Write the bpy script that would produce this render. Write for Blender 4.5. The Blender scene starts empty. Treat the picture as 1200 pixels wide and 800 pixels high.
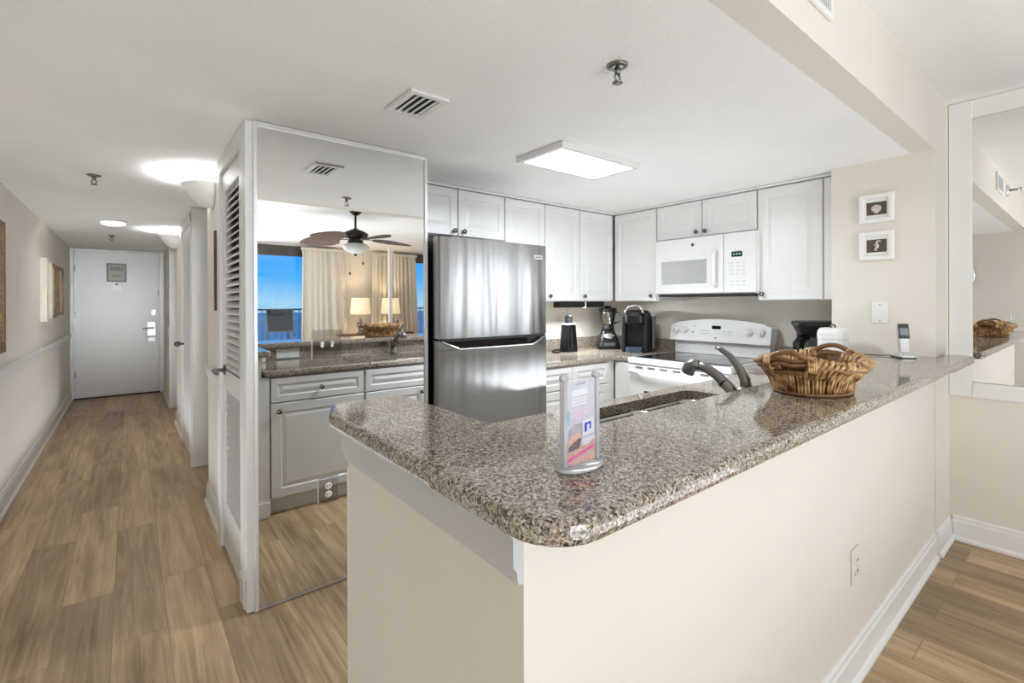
import bpy, bmesh, math, random
from mathutils import Vector, Matrix
from mathutils.geometry import tessellate_polygon

S = bpy.context.scene
COL = S.collection
PI = math.pi
random.seed(7)

# ------------------------------------------------------------------ camera
cd = bpy.data.cameras.new('camera')
cam = bpy.data.objects.new('camera', cd)
COL.objects.link(cam)
F, YAW, PIT, ROL, SV = 558.6, math.radians(38.733), math.radians(.087), math.radians(-.2154), 44.2
fw = Vector((math.sin(YAW), math.cos(YAW), 0))
rt = Vector((math.cos(YAW), -math.sin(YAW), 0))
up = Vector((0, 0, 1))
f2 = fw*math.cos(PIT) - up*math.sin(PIT)
u2 = up*math.cos(PIT) + fw*math.sin(PIT)
r3 = rt*math.cos(ROL) + u2*math.sin(ROL)
u3 = u2*math.cos(ROL) - rt*math.sin(ROL)
M = Matrix((r3, u3, -f2)).transposed().to_4x4()
M.translation = Vector((0, 0, 1.34))
cam.matrix_world = M
cd.sensor_width = 36
cd.lens = F/1200*36
cd.shift_y = -SV/1200
cd.clip_start = .02
cd.clip_end = 5000
S.camera = cam

# ------------------------------------------------------------------ view
S.view_settings.view_transform = 'Standard'
S.view_settings.look = 'None'
S.view_settings.gamma = 1
S.view_settings.use_curve_mapping = False
S.view_settings.exposure = 0.0
S.cycles.max_bounces = 14
S.cycles.diffuse_bounces = 8
S.cycles.glossy_bounces = 6
S.cycles.transmission_bounces = 10
S.cycles.transparent_max_bounces = 12
S.cycles.caustics_reflective = False
S.cycles.caustics_refractive = False
S.cycles.sample_clamp_indirect = 20
S.cycles.use_denoising = True

# ------------------------------------------------------------------ sky
W = bpy.data.worlds.new('sky')
S.world = W
W.use_nodes = True
nt = W.node_tree
bg = nt.nodes['Background']
tc = nt.nodes.new('ShaderNodeTexCoord')
sx = nt.nodes.new('ShaderNodeSeparateXYZ')
rp = nt.nodes.new('ShaderNodeValToRGB')
nt.links.new(tc.outputs['Generated'], sx.inputs[0])
nt.links.new(sx.outputs['Z'], rp.inputs[0])
nt.links.new(rp.outputs[0], bg.inputs[0])
e = rp.color_ramp.elements
e[0].position = 0.0; e[0].color = (.36, .66, .92, 1)
e[1].position = 0.13; e[1].color = (0.0, .30, 1.0, 1)
k = e.new(.05); k.color = (.06, .44, 1.0, 1)
k = e.new(.5); k.color = (.25, .5, 1, 1)
bg.inputs[1].default_value = 1.2


def area(name, loc, rot, sx_, sy_, power, color=(1, 1, 1), spread=PI):
    l = bpy.data.lights.new(name, 'AREA')
    l.shape = 'RECTANGLE'; l.size = sx_; l.size_y = sy_; l.energy = power; l.color = color; l.spread = spread
    o = bpy.data.objects.new(name, l); COL.objects.link(o)
    o.location = loc; o.rotation_euler = rot
    return o


def point(name, loc, power, r=.03, color=(1, 1, 1)):
    l = bpy.data.lights.new(name, 'POINT')
    l.energy = power; l.color = color; l.shadow_soft_size = r
    o = bpy.data.objects.new(name, l); COL.objects.link(o)
    o.location = loc
    return o


# daylight entering by the balcony glazing, beyond what the closet mirror shows
area('daylight_window', (.55, -4.75, 1.55), (PI/2, 0, 0), 2.2, 1.6, 98, (.90, .955, 1))
# narrow beam added to brighten the entry door at the hall end
area('hall_beam_fill', (-.2, -4.72, 1.35), (PI/2, 0, 0), .6, 1.2, 2.5, (.92, .965, 1), math.radians(10))
# upward fill lights added to brighten the ceilings: living room, entry, kitchen, hall
area('living_up_fill', (1.6, -2.0, .25), (PI, 0, 0), 3.0, 3.2, 76, (.87, .94, 1))
area('entry_up_fill', (-.1, 1.1, .10), (PI, 0, 0), .9, 1.8, 2.2, (.87, .94, 1))
area('kitchen_up_fill', (2.42, 1.80, .80), (PI, 0, 0), 1.1, .7, 8.5, (.87, .94, 1))
area('hall_up_fill', (-.12, 4.9, .12), (PI, 0, 0), .8, 5.6, 14, (.87, .94, 1))
# lamps with fixtures built further down, except the fill under the cabinets
ADDED_LAMPS = [(-.1, -.9), (.2, -2.9)]  # unseen living-room lamps, added for extra light
for q in ADDED_LAMPS:
    area('added_lamp_light', (q[0], q[1], 2.395), (0, 0, 0), .3, .3, 2.5, (.95, .98, 1), math.radians(120))
area('kitchen_panel_light', (1.975, 1.85, 2.09), (0, 0, 0), .52, .26, 24, (.90, .955, 1), math.radians(170))
area('under_cabinet_fill', (3.0, 2.85, 1.29), (math.radians(-25), 0, 0), .52, .03, 10, (.93, .97, 1))  # fill light added to brighten the wall below the corner cabinets
SCONCES = [(.417, 3.55), (.417, 6.4)]
for q in SCONCES:
    point('sconce_bulb', (q[0]-.085, q[1], 2.045), 40, .03, (.95, .975, 1))
area('hall_lamp_light', (-.12, 5.95, 2.085), (0, 0, 0), .16, .16, 2.2, (.95, .98, 1), math.radians(150))
LAMPS = [(3.52, -4.50), (4.15, -4.50)]
for q in LAMPS:
    point('table_lamp_bulb', (q[0], q[1], .75+.57), 9, .04, (1, .76, .45))

# ------------------------------------------------------------------ materials
MATS = {}


def nmat(name, color=(.8, .8, .8), rough=.5, metal=0.0, bump=None, var=None, spec=.5, coat=0, trans=0, emis=None, estr=0, aniso=0, ior=None):
    """principled material; bump=(scale,strength,(sx,sy,sz)); var=(scale,color2,(sx,sy,sz))"""
    if name in MATS: return MATS[name]
    m = bpy.data.materials.new(name); m.use_nodes = True
    t = m.node_tree; p = t.nodes['Principled BSDF']
    p.inputs['Base Color'].default_value = (*color, 1)
    p.inputs['Roughness'].default_value = rough
    p.inputs['Metallic'].default_value = metal
    p.inputs['Specular IOR Level'].default_value = spec
    p.inputs['Coat Weight'].default_value = coat
    p.inputs['Transmission Weight'].default_value = trans
    if ior: p.inputs['IOR'].default_value = ior
    if aniso: p.inputs['Anisotropic'].default_value = aniso
    if emis:
        p.inputs['Emission Color'].default_value = (*emis, 1)
        p.inputs['Emission Strength'].default_value = estr

    def noise(scale, sc):
        c = t.nodes.new('ShaderNodeTexCoord'); mp = t.nodes.new('ShaderNodeMapping')
        mp.inputs['Scale'].default_value = sc
        n = t.nodes.new('ShaderNodeTexNoise'); n.inputs['Scale'].default_value = scale; n.inputs['Detail'].default_value = 4
        t.links.new(c.outputs['Object'], mp.inputs[0]); t.links.new(mp.outputs[0], n.inputs['Vector'])
        return n
    if bump:
        n = noise(bump[0], bump[2] if len(bump) > 2 else (1, 1, 1))
        b = t.nodes.new('ShaderNodeBump'); b.inputs['Strength'].default_value = bump[1]; b.inputs['Distance'].default_value = .01
        t.links.new(n.outputs['Fac'], b.inputs['Height']); t.links.new(b.outputs[0], p.inputs['Normal'])
    if var:
        n = noise(var[0], var[2] if len(var) > 2 else (1, 1, 1))
        r = t.nodes.new('ShaderNodeValToRGB')
        r.color_ramp.elements[0].position = .35; r.color_ramp.elements[0].color = (*color, 1)
        r.color_ramp.elements[1].position = .65; r.color_ramp.elements[1].color = (*var[1], 1)
        t.links.new(n.outputs['Fac'], r.inputs[0]); t.links.new(r.outputs[0], p.inputs['Base Color'])
    MATS[name] = m
    return m


CREAM = nmat('cream_paint', (.765, .722, .648), .62, bump=(160, .03), var=(3, (.75, .707, .633)))
WHITEP = nmat('white_trim_paint', (.80, .80, .79), .38, bump=(40, .01), var=(4, (.785, .785, .78)))
GREYTRIM = nmat('grey_trim_paint', (.56, .565, .57), .45, var=(5, (.55, .555, .56)))
CEIL = nmat('ceiling_paint', (.92, .92, .92), .9, bump=(140, .35), var=(2.5, (.89, .89, .89)))
CEILS = nmat('smooth_ceiling_paint', (.86, .86, .86), .8, bump=(60, .03), var=(2.5, (.85, .85, .85)))
DOORP = nmat('door_paint', (.74, .74, .75), .42, bump=(20, .01), var=(3, (.725, .725, .735)))
CAB = nmat('cabinet_white', (.81, .81, .805), .34, bump=(30, .008), var=(4, (.795, .795, .79)))
CABIN = nmat('cabinet_shadow_board', (.42, .42, .415), .6, var=(4, (.40, .40, .395)))
APPW = nmat('appliance_white_enamel', (.80, .80, .795), .24, coat=.3, var=(3, (.79, .79, .785)))
BLACK = nmat('black_plastic', (.006, .006, .0065), .32, var=(20, (.008, .008, .009)), spec=.35)
BLACKM = nmat('matt_black_plastic', (.011, .011, .012), .5, var=(20, (.015, .015, .015)), spec=.3)
BGLASS = nmat('black_glass', (.01, .01, .011), .06, coat=.5, var=(20, (.012, .012, .013)))
DARKG = nmat('dark_grey_plastic', (.07, .072, .075), .4, var=(20, (.08, .08, .082)))
CHROME = nmat('chrome', (.72, .72, .72), .12, 1, bump=(60, .01))
NICKEL = nmat('brushed_nickel', (.26, .255, .245), .30, 1, bump=(300, .02, (1, 1, .1)))
GUN = nmat('dark_nickel', (.15, .145, .135), .24, 1, bump=(200, .015))
MIRRORD = nmat('mirrored_plate', (.62, .62, .62), .04, 1, var=(1, (.60, .60, .60)))
MIRROR = nmat('mirror_silvering', (.90, .91, .905), 0.0, 1, var=(1, (.895, .905, .90)))
ALUR = nmat('satin_lock_metal', (.42, .42, .41), .42, 1, bump=(90, .02), var=(30, (.5, .5, .49)))
ALU = nmat('satin_aluminium', (.75, .75, .75), .25, 1, bump=(200, .01))
PLATE = nmat('switch_plate_white', (.85, .85, .83), .35, var=(6, (.83, .83, .81)))
SLOT = nmat('socket_slot', (.05, .05, .05), .5, var=(9, (.06, .06, .06)))
CLEARP = nmat('clear_acrylic', (.95, .97, 1), .03, trans=.92, ior=1.35, var=(3, (.94, .96, .99)))
JAR = nmat('blender_jar_glass', (.95, .95, .95), .02, trans=1, ior=1.2, var=(3, (.93, .94, .94)))
PAPERW = nmat('white_paper', (.85, .85, .86), .6, var=(4, (.82, .82, .84)))
BRONZE = nmat('oiled_bronze', (.022, .02, .018), .35, .6, var=(12, (.035, .03, .025)))
GLOBE = nmat('frosted_globe', (.55, .58, .55), .35, var=(5, (.52, .55, .52)), emis=(1, .97, .9), estr=.10)
PALM = nmat('palm_fan_blade', (.085, .045, .028), .6, bump=(90, .5, (1, .1, 1)), var=(40, (.14, .085, .055), (1, .1, 1)))
CURT = nmat('linen_curtain', (.74, .70, .63), .9, bump=(300, .08), var=(9, (.69, .65, .58), (1, 1, .1)))
SHADE = nmat('lamp_shade_cloth', (.78, .68, .52), .8, var=(30, (.75, .64, .48), (1, 1, .05)), emis=(1, .76, .45), estr=.62)
LEDP = nmat('lit_diffuser', (.9, .9, .9), .4, var=(2, (.89, .89, .89)), emis=(1, .985, .95), estr=2.6)
BULB = nmat('lit_glass_diffuser', (.9, .9, .9), .4, var=(2, (.89, .89, .89)), emis=(1, .97, .93), estr=1.6)
WOODD = nmat('dark_wood', (.10, .055, .03), .45, var=(8, (.15, .085, .05), (1, 12, 12)))
GOLDF = nmat('antique_gold_frame', (.30, .19, .09), .45, .3, bump=(60, .3), var=(25, (.16, .09, .04)))
WICKF = nmat('woven_brown_frame', (.16, .095, .045), .7, bump=(120, .8), var=(50, (.27, .18, .09)))
LINEN = nmat('picture_mat_board', (.78, .75, .70), .8, var=(5, (.74, .71, .66)))
PICBR = nmat('picture_brown_ground', (.085, .065, .05), .8, var=(60, (.11, .085, .065)))
SHELLM = nmat('shell_cream', (.62, .58, .52), .6, bump=(80, .3), var=(40, (.52, .48, .42)))
SEAM = nmat('sea_water', (.10, .30, .44), .6, bump=(.05, .3), var=(.01, (.12, .33, .47)))
CONC = nmat('balcony_concrete', (.45, .44, .42), .8, bump=(30, .1), var=(5, (.40, .39, .37)))
SLING = nmat('grey_sling_fabric', (.055, .055, .055), .8, bump=(200, .2), var=(80, (.07, .07, .07)))
TAN = nmat('tan_metal', (.42, .38, .34), .5, var=(6, (.40, .36, .32)))
RUBBER = nmat('sealing_white', (.6, .6, .6), .6, var=(5, (.58, .58, .58)))
DOORDK = nmat('threshold_dark', (.03, .022, .016), .5, var=(20, (.04, .03, .02)))
CANW = nmat('white_translucent_plastic', (.84, .85, .86), .3, var=(6, (.80, .81, .83), (3, 3, .2)))
PHSIL = nmat('phone_silver', (.62, .60, .56), .35, .3, var=(12, (.58, .56, .52)))
SCREEN = nmat('phone_screen', (.16, .19, .19), .2, var=(12, (.14, .17, .17)))
MWIN = nmat('microwave_window', (.42, .42, .42), .12, coat=.4, var=(900, (.50, .50, .50)))
STEEL_SINK = nmat('sink_steel', (.50, .49, .47), .25, 1, bump=(150, .02))
VENTW = nmat('vent_white', (.80, .80, .79), .45, var=(5, (.78, .78, .77)))
VENTD = nmat('vent_dark', (.10, .10, .10), .8, var=(5, (.08, .08, .08)))


def stainless():
    m = bpy.data.materials.new('fridge_stainless'); m.use_nodes = True
    t = m.node_tree; p = t.nodes['Principled BSDF']
    p.inputs['Metallic'].default_value = 1; p.inputs['Roughness'].default_value = .25
    p.inputs['Base Color'].default_value = (.31, .305, .30, 1)
    p.inputs['Anisotropic'].default_value = .6
    c = t.nodes.new('ShaderNodeTexCoord')
    mp = t.nodes.new('ShaderNodeMapping'); mp.inputs['Scale'].default_value = (10, 10, .9)
    n = t.nodes.new('ShaderNodeTexNoise'); n.inputs['Scale'].default_value = 1.0; n.inputs['Detail'].default_value = 1
    t.links.new(c.outputs['Object'], mp.inputs[0]); t.links.new(mp.outputs[0], n.inputs['Vector'])
    mp2 = t.nodes.new('ShaderNodeMapping'); mp2.inputs['Scale'].default_value = (2, 2, 700)
    n2 = t.nodes.new('ShaderNodeTexNoise'); n2.inputs['Scale'].default_value = 1; n2.inputs['Detail'].default_value = 2
    t.links.new(c.outputs['Object'], mp2.inputs[0]); t.links.new(mp2.outputs[0], n2.inputs['Vector'])
    b = t.nodes.new('ShaderNodeBump'); b.inputs['Strength'].default_value = .5; b.inputs['Distance'].default_value = .02
    t.links.new(n.outputs['Fac'], b.inputs['Height'])
    b2 = t.nodes.new('ShaderNodeBump'); b2.inputs['Strength'].default_value = .02; b2.inputs['Distance'].default_value = .002
    t.links.new(n2.outputs['Fac'], b2.inputs['Height']); t.links.new(b.outputs[0], b2.inputs['Normal'])
    t.links.new(b2.outputs[0], p.inputs['Normal'])
    return m


STEEL = stainless()


def granite():
    m = bpy.data.materials.new('speckled_granite'); m.use_nodes = True
    t = m.node_tree; p = t.nodes['Principled BSDF']
    p.inputs['Roughness'].default_value = .07
    p.inputs['Specular IOR Level'].default_value = .75
    c = t.nodes.new('ShaderNodeTexCoord')
    nz = t.nodes.new('ShaderNodeTexNoise'); nz.inputs['Scale'].default_value = 90; nz.inputs['Detail'].default_value = 3
    t.links.new(c.outputs['Object'], nz.inputs['Vector'])
    add = t.nodes.new('ShaderNodeMixRGB'); add.blend_type = 'ADD'; add.inputs[0].default_value = .012
    t.links.new(c.outputs['Object'], add.inputs[1]); t.links.new(nz.outputs['Color'], add.inputs[2])
    v = t.nodes.new('ShaderNodeTexVoronoi'); v.inputs['Scale'].default_value = 270
    t.links.new(add.outputs[0], v.inputs['Vector'])
    sp = t.nodes.new('ShaderNodeSeparateColor'); t.links.new(v.outputs['Color'], sp.inputs[0])
    r = t.nodes.new('ShaderNodeValToRGB'); r.color_ramp.interpolation = 'CONSTANT'
    stops = [(0, (.040, .032, .024)), (.12, (.15, .115, .08)), (.26, (.30, .25, .195)), (.44, (.47, .42, .35)),
             (.64, (.38, .33, .27)), (.76, (.60, .555, .49)), (.9, (.22, .19, .16))]
    for i, (a, col) in enumerate(stops):
        el = r.color_ramp.elements[i] if i < 2 else r.color_ramp.elements.new(a)
        el.position = a; el.color = (*col, 1)
    t.links.new(sp.outputs[0], r.inputs[0])
    n3 = t.nodes.new('ShaderNodeTexNoise'); n3.inputs['Scale'].default_value = 420; n3.inputs['Detail'].default_value = 2
    t.links.new(c.outputs['Object'], n3.inputs['Vector'])
    r3_ = t.nodes.new('ShaderNodeValToRGB')
    r3_.color_ramp.elements[0].position = .34; r3_.color_ramp.elements[0].color = (.55, .51, .47, 1)
    r3_.color_ramp.elements[1].position = .6; r3_.color_ramp.elements[1].color = (1.1, 1.08, 1.05, 1)
    t.links.new(n3.outputs['Fac'], r3_.inputs[0])
    mu = t.nodes.new('ShaderNodeMixRGB'); mu.blend_type = 'MULTIPLY'; mu.inputs[0].default_value = .75
    t.links.new(r.outputs[0], mu.inputs[1]); t.links.new(r3_.outputs[0], mu.inputs[2])
    t.links.new(mu.outputs[0], p.inputs['Base Color'])
    return m


GRAN = granite()


def planks():
    m = bpy.data.materials.new('oak_plank_floor'); m.use_nodes = True
    t = m.node_tree; p = t.nodes['Principled BSDF']
    L = t.links.new
    c = t.nodes.new('ShaderNodeTexCoord')
    mp = t.nodes.new('ShaderNodeMapping'); mp.inputs['Rotation'].default_value = (0, 0, PI/2); mp.inputs['Location'].default_value = (.37, .06, 0)
    L(c.outputs['Object'], mp.inputs[0])
    br = t.nodes.new('ShaderNodeTexBrick'); br.offset = .37; br.squash = 1
    br.inputs['Scale'].default_value = 1; br.inputs['Brick Width'].default_value = 1.22; br.inputs['Row Height'].default_value = .18
    br.inputs['Mortar Size'].default_value = .0012; br.inputs['Mortar Smooth'].default_value = .2
    br.inputs['Color1'].default_value = (0, 0, 0, 1); br.inputs['Color2'].default_value = (1, 1, 1, 1); br.inputs['Mortar'].default_value = (.5, .5, .5, 1)
    L(mp.outputs[0], br.inputs['Vector'])
    # grain: noise stretched along the plank, shifted plank by plank
    sh = t.nodes.new('ShaderNodeVectorMath'); sh.operation = 'MULTIPLY_ADD'
    L(br.outputs['Color'], sh.inputs[0]); sh.inputs[1].default_value = (7, 3, 11); L(c.outputs['Object'], sh.inputs[2])
    m2 = t.nodes.new('ShaderNodeMapping'); m2.inputs['Scale'].default_value = (42, 2.0, 1)
    L(sh.outputs[0], m2.inputs[0])
    n = t.nodes.new('ShaderNodeTexNoise'); n.inputs['Scale'].default_value = 1.0; n.inputs['Detail'].default_value = 8; n.inputs['Roughness'].default_value = .62; n.inputs['Distortion'].default_value = .7
    L(m2.outputs[0], n.inputs['Vector'])
    m3 = t.nodes.new('ShaderNodeMapping'); m3.inputs['Scale'].default_value = (4.5, .8, 1)
    L(sh.outputs[0], m3.inputs[0])
    nb = t.nodes.new('ShaderNodeTexNoise'); nb.inputs['Scale'].default_value = 1; nb.inputs['Detail'].default_value = 3; nb.inputs['Distortion'].default_value = 1.2
    L(m3.outputs[0], nb.inputs['Vector'])
    r = t.nodes.new('ShaderNodeValToRGB')
    E_ = r.color_ramp.elements
    E_[0].position = .33; E_[0].color = (.20, .132, .070, 1)
    E_[1].position = .66; E_[1].color = (.58, .435, .275, 1)
    k = E_.new(.5); k.color = (.405, .285, .165, 1)
    mixf = t.nodes.new('ShaderNodeMath'); mixf.operation = 'MULTIPLY_ADD'; mixf.inputs[1].default_value = .55
    mh = t.nodes.new('ShaderNodeMath'); mh.operation = 'MULTIPLY'; mh.inputs[1].default_value = .45
    L(nb.outputs['Fac'], mh.inputs[0]); L(n.outputs['Fac'], mixf.inputs[0]); L(mh.outputs[0], mixf.inputs[2])
    L(mixf.outputs[0], r.inputs[0])
    hv = t.nodes.new('ShaderNodeMixRGB'); hv.blend_type = 'MULTIPLY'; hv.inputs[0].default_value = 1
    rr = t.nodes.new('ShaderNodeValToRGB')
    rr.color_ramp.elements[0].color = (.76, .75, .74, 1); rr.color_ramp.elements[1].color = (1.2, 1.19, 1.16, 1)
    L(br.outputs['Color'], rr.inputs[0])
    L(r.outputs[0], hv.inputs[1]); L(rr.outputs[0], hv.inputs[2])
    mo = t.nodes.new('ShaderNodeMixRGB'); mo.inputs[2].default_value = (.21, .14, .078, 1)
    L(br.outputs['Fac'], mo.inputs[0]); L(hv.outputs[0], mo.inputs[1])
    L(mo.outputs[0], p.inputs['Base Color'])
    p.inputs['Roughness'].default_value = .42
    b = t.nodes.new('ShaderNodeBump'); b.inputs['Strength'].default_value = .12; b.inputs['Distance'].default_value = .004
    L(n.outputs['Fac'], b.inputs['Height']); L(b.outputs[0], p.inputs['Normal'])
    return m


FLOOR = planks()


def wicker():
    m = bpy.data.materials.new('rattan'); m.use_nodes = True
    t = m.node_tree; p = t.nodes['Principled BSDF']; p.inputs['Roughness'].default_value = .42
    c = t.nodes.new('ShaderNodeTexCoord')
    n = t.nodes.new('ShaderNodeTexNoise'); n.inputs['Scale'].default_value = 45; n.inputs['Detail'].default_value = 2
    t.links.new(c.outputs['Object'], n.inputs['Vector'])
    r = t.nodes.new('ShaderNodeValToRGB')
    r.color_ramp.elements[0].position = .32; r.color_ramp.elements[0].color = (.15, .065, .022, 1)
    r.color_ramp.elements[1].position = .7; r.color_ramp.elements[1].color = (.78, .55, .31, 1)
    k = r.color_ramp.elements.new(.5); k.color = (.52, .30, .12, 1)
    t.links.new(n.outputs['Fac'], r.inputs[0]); t.links.new(r.outputs[0], p.inputs['Base Color'])
    return m


WICK = wicker()
WICKD = nmat('dark_rattan', (.07, .03, .012), .6, bump=(90, .5), var=(70, (.16, .08, .03)))
WICKL = nmat('brown_bent_cane', (.20, .095, .036), .36, var=(30, (.31, .165, .07)))


def thin_glass():
    m = bpy.data.materials.new('window_glass'); m.use_nodes = True
    t = m.node_tree; p = t.nodes['Principled BSDF']
    t.nodes.remove(p)
    g = t.nodes.new('ShaderNodeBsdfGlossy'); g.inputs['Roughness'].default_value = .01
    tr = t.nodes.new('ShaderNodeBsdfTransparent'); tr.inputs[0].default_value = (.97, .99, .99, 1)
    mx = t.nodes.new('ShaderNodeMixShader'); mx.inputs[0].default_value = .06
    t.links.new(tr.outputs[0], mx.inputs[1]); t.links.new(g.outputs[0], mx.inputs[2])
    t.links.new(mx.outputs[0], t.nodes['Material Output'].inputs[0])
    return m


GLASS = thin_glass()



def thin_clear(name, tint, refl, milk=0):
    """thin clear plastic or glass: lets things show through, with a clear sheen"""
    m = bpy.data.materials.new(name); m.use_nodes = True
    t = m.node_tree
    t.nodes.remove(t.nodes['Principled BSDF'])
    fr = t.nodes.new('ShaderNodeFresnel'); fr.inputs[0].default_value = 1.49
    ad = t.nodes.new('ShaderNodeMath'); ad.operation = 'ADD'; ad.inputs[1].default_value = refl; ad.use_clamp = True
    g = t.nodes.new('ShaderNodeBsdfGlossy'); g.inputs['Roughness'].default_value = .05
    tr = t.nodes.new('ShaderNodeBsdfTransparent'); tr.inputs[0].default_value = (*tint, 1)
    mx = t.nodes.new('ShaderNodeMixShader')
    t.links.new(fr.outputs[0], ad.inputs[0]); t.links.new(ad.outputs[0], mx.inputs[0])
    t.links.new(tr.outputs[0], mx.inputs[1]); t.links.new(g.outputs[0], mx.inputs[2])
    if milk:
        df = t.nodes.new('ShaderNodeBsdfDiffuse'); df.inputs[0].default_value = (.93, .94, .97, 1)
        m2 = t.nodes.new('ShaderNodeMixShader'); m2.inputs[0].default_value = milk
        t.links.new(mx.outputs[0], m2.inputs[1]); t.links.new(df.outputs[0], m2.inputs[2]); mx = m2
    t.links.new(mx.outputs[0], t.nodes['Material Output'].inputs[0])
    return m


CLEARP = thin_clear('clear_acrylic_sheet', (.97, .98, 1), .04, .36)
JAR = thin_clear('clear_jar_glass', (.86, .86, .86), .08)

# ------------------------------------------------------------------ geometry helpers


class MB:
    """collects shapes into one mesh"""

    def __init__(self): self.b = bmesh.new(); self.mi = 0; self.smooth = set()

    def _fin(self, faces, sm=False):
        for f in faces:
            f.material_index = self.mi; f.smooth = sm

    def box(self, x0, x1, y0, y1, z0, z1, bev=0, seg=2, rot=None):
        n0 = set(self.b.faces)
        r = bmesh.ops.create_cube(self.b, size=1)
        vs = r['verts']
        for v in vs:
            v.co = Vector(((x0+x1)/2+v.co.x*(x1-x0), (y0+y1)/2+v.co.y*(y1-y0), (z0+z1)/2+v.co.z*(z1-z0)))
        if rot is not None:
            ce = Vector(((x0+x1)/2, (y0+y1)/2, (z0+z1)/2))
            for v in vs: v.co = ce + rot @ (v.co-ce)
        if bev:
            es = list({ed for v in vs for ed in v.link_edges})
            bmesh.ops.bevel(self.b, geom=es, offset=bev, segments=seg, affect='EDGES', profile=.5, clamp_overlap=True)
        self._fin([f for f in self.b.faces if f not in n0])
        return self

    def loops(self, rings, cap0=True, cap1=True, sm=False, closed=True):
        vs = [[self.b.verts.new(p) for p in ring] for ring in rings]
        fs = []
        n = len(vs[0])
        for a, c in zip(vs[:-1], vs[1:]):
            for i in range(n if closed else n-1):
                j = (i+1) % n
                try: fs.append(self.b.faces.new((a[i], a[j], c[j], c[i])))
                except ValueError: pass
        self._fin(fs, sm)
        caps = []
        if cap0 and n > 2: caps.append(self.b.faces.new(vs[0][::-1]))
        if cap1 and n > 2: caps.append(self.b.faces.new(vs[-1]))
        self._fin(caps)
        return self

    def prism(self, pts, z0, z1):
        return self.loops([[(x, y, z0) for x, y in pts], [(x, y, z1) for x, y in pts]])

    def extr(self, pts3, d):
        """closed 3-D outline swept by vector d"""
        d = Vector(d)
        return self.loops([[Vector(p) for p in pts3], [Vector(p)+d for p in pts3]])

    def lathe(self, prof, cx=0, cy=0, seg=24, sm=True, sx=1, sy=1, cap0=True, cap1=True):
        rings = [[(cx+r*sx*math.cos(2*PI*i/seg), cy+r*sy*math.sin(2*PI*i/seg), z) for i in range(seg)] for r, z in prof]
        return self.loops(rings, cap0, cap1, sm)

    def cyl(self, p0, p1, r0, r1=None, seg=14, sm=True):
        return self.tube([p0, p1], [r0, r1 if r1 is not None else r0], seg, sm)

    def tube(self, pts, r, seg=10, sm=True, closed=False, flat=1.0, upv=None):
        pts = [Vector(p) for p in pts]
        n = len(pts)
        rs = r if isinstance(r, (list, tuple)) else [r]*n
        rings = []
        ref = Vector(upv) if upv else None
        for i, p in enumerate(pts):
            if closed: tg = (pts[(i+1) % n]-pts[i-1]).normalized()
            else: tg = (pts[min(i+1, n-1)]-pts[max(i-1, 0)]).normalized()
            if ref is None:
                ref = Vector((0, 0, 1)) if abs(tg.z) < .9 else Vector((1, 0, 0))
            a = (ref-tg*ref.dot(tg)).normalized(); bb = tg.cross(a)
            if not upv: ref = a
            rings.append([p+(a*math.cos(2*PI*k/seg)*flat+bb*math.sin(2*PI*k/seg))*rs[i] for k in range(seg)])
        if closed: rings.append(rings[0])
        return self.loops(rings, not closed, not closed, sm)

    def ball(self, c, r, sx=1, sy=1, sz=1, seg=16, rings=10):
        n0 = set(self.b.faces)
        q = bmesh.ops.create_uvsphere(self.b, u_segments=seg, v_segments=rings, radius=r)
        for v in q['verts']: v.co = Vector((c[0]+v.co.x*sx, c[1]+v.co.y*sy, c[2]+v.co.z*sz))
        self._fin([f for f in self.b.faces if f not in n0], True)
        return self

    def panel(self, x0, x1, z0, z1, y, t=.02, stile=.055, raised=True):
        """raised-panel cabinet front, its face looking to -Y at y-t"""
        def ring(i, yy): return [(x0+i, yy, z0+i), (x1-i, yy, z0+i), (x1-i, yy, z1-i), (x0+i, yy, z1-i)]
        s = min(stile, (x1-x0)*.22, (z1-z0)*.26)
        R = [ring(0, y), ring(0, y-t+.004), ring(.004, y-t)]
        if raised:
            R += [ring(s, y-t), ring(s+.006, y-t+.007), ring(s+.012, y-t+.007), ring(s+.034, y-t+.0015)]
        return self.loops(R)

    def slab(self, outer, z0, z1, holes=(), rnd=.012):
        """stone slab with an eased edge; outer is counter-clockwise"""
        prof = [(z0, rnd*.8), (z0+rnd*.35, rnd*.2), (z0+rnd, 0), (z1-rnd, 0), (z1-rnd*.55, rnd*.12), (z1-rnd*.2, rnd*.42), (z1, rnd)]
        rings = [[(x, y, z) for x, y in inset(outer, o)] for z, o in prof]
        vs = [[self.b.verts.new(p) for p in ring] for ring in rings]
        fs = []; n = len(outer)
        for a, c in zip(vs[:-1], vs[1:]):
            for i in range(n):
                j = (i+1) % n
                fs.append(self.b.faces.new((a[i], a[j], c[j], c[i])))
        self._fin(fs)
        for top, ring in ((True, vs[-1]), (False, vs[0])):
            z = z1 if top else z0
            hv = [[self.b.verts.new((x, y, z)) for x, y in h] for h in holes]
            allv = ring+[q for h in hv for q in h]
            tri = tessellate_polygon([[q.co for q in ring]]+[[q.co for q in h] for h in hv])
            ff = []
            for a in tri:
                try: ff.append(self.b.faces.new([allv[i] for i in (a if top else a)]))
                except ValueError: pass
            self._fin(ff)
            if top: tops = hv
            else: bots = hv
        for a, c in zip(bots, tops):
            m = len(a)
            self._fin([self.b.faces.new((a[i], c[i], c[(i+1) % m], a[(i+1) % m])) for i in range(m)])
        bmesh.ops.recalc_face_normals(self.b, faces=self.b.faces[:])
        return self

    def rotz(self, a, c=(0, 0, 0)):
        bmesh.ops.rotate(self.b, verts=self.b.verts[:], cent=c, matrix=Matrix.Rotation(a, 3, 'Z')); return self

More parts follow.
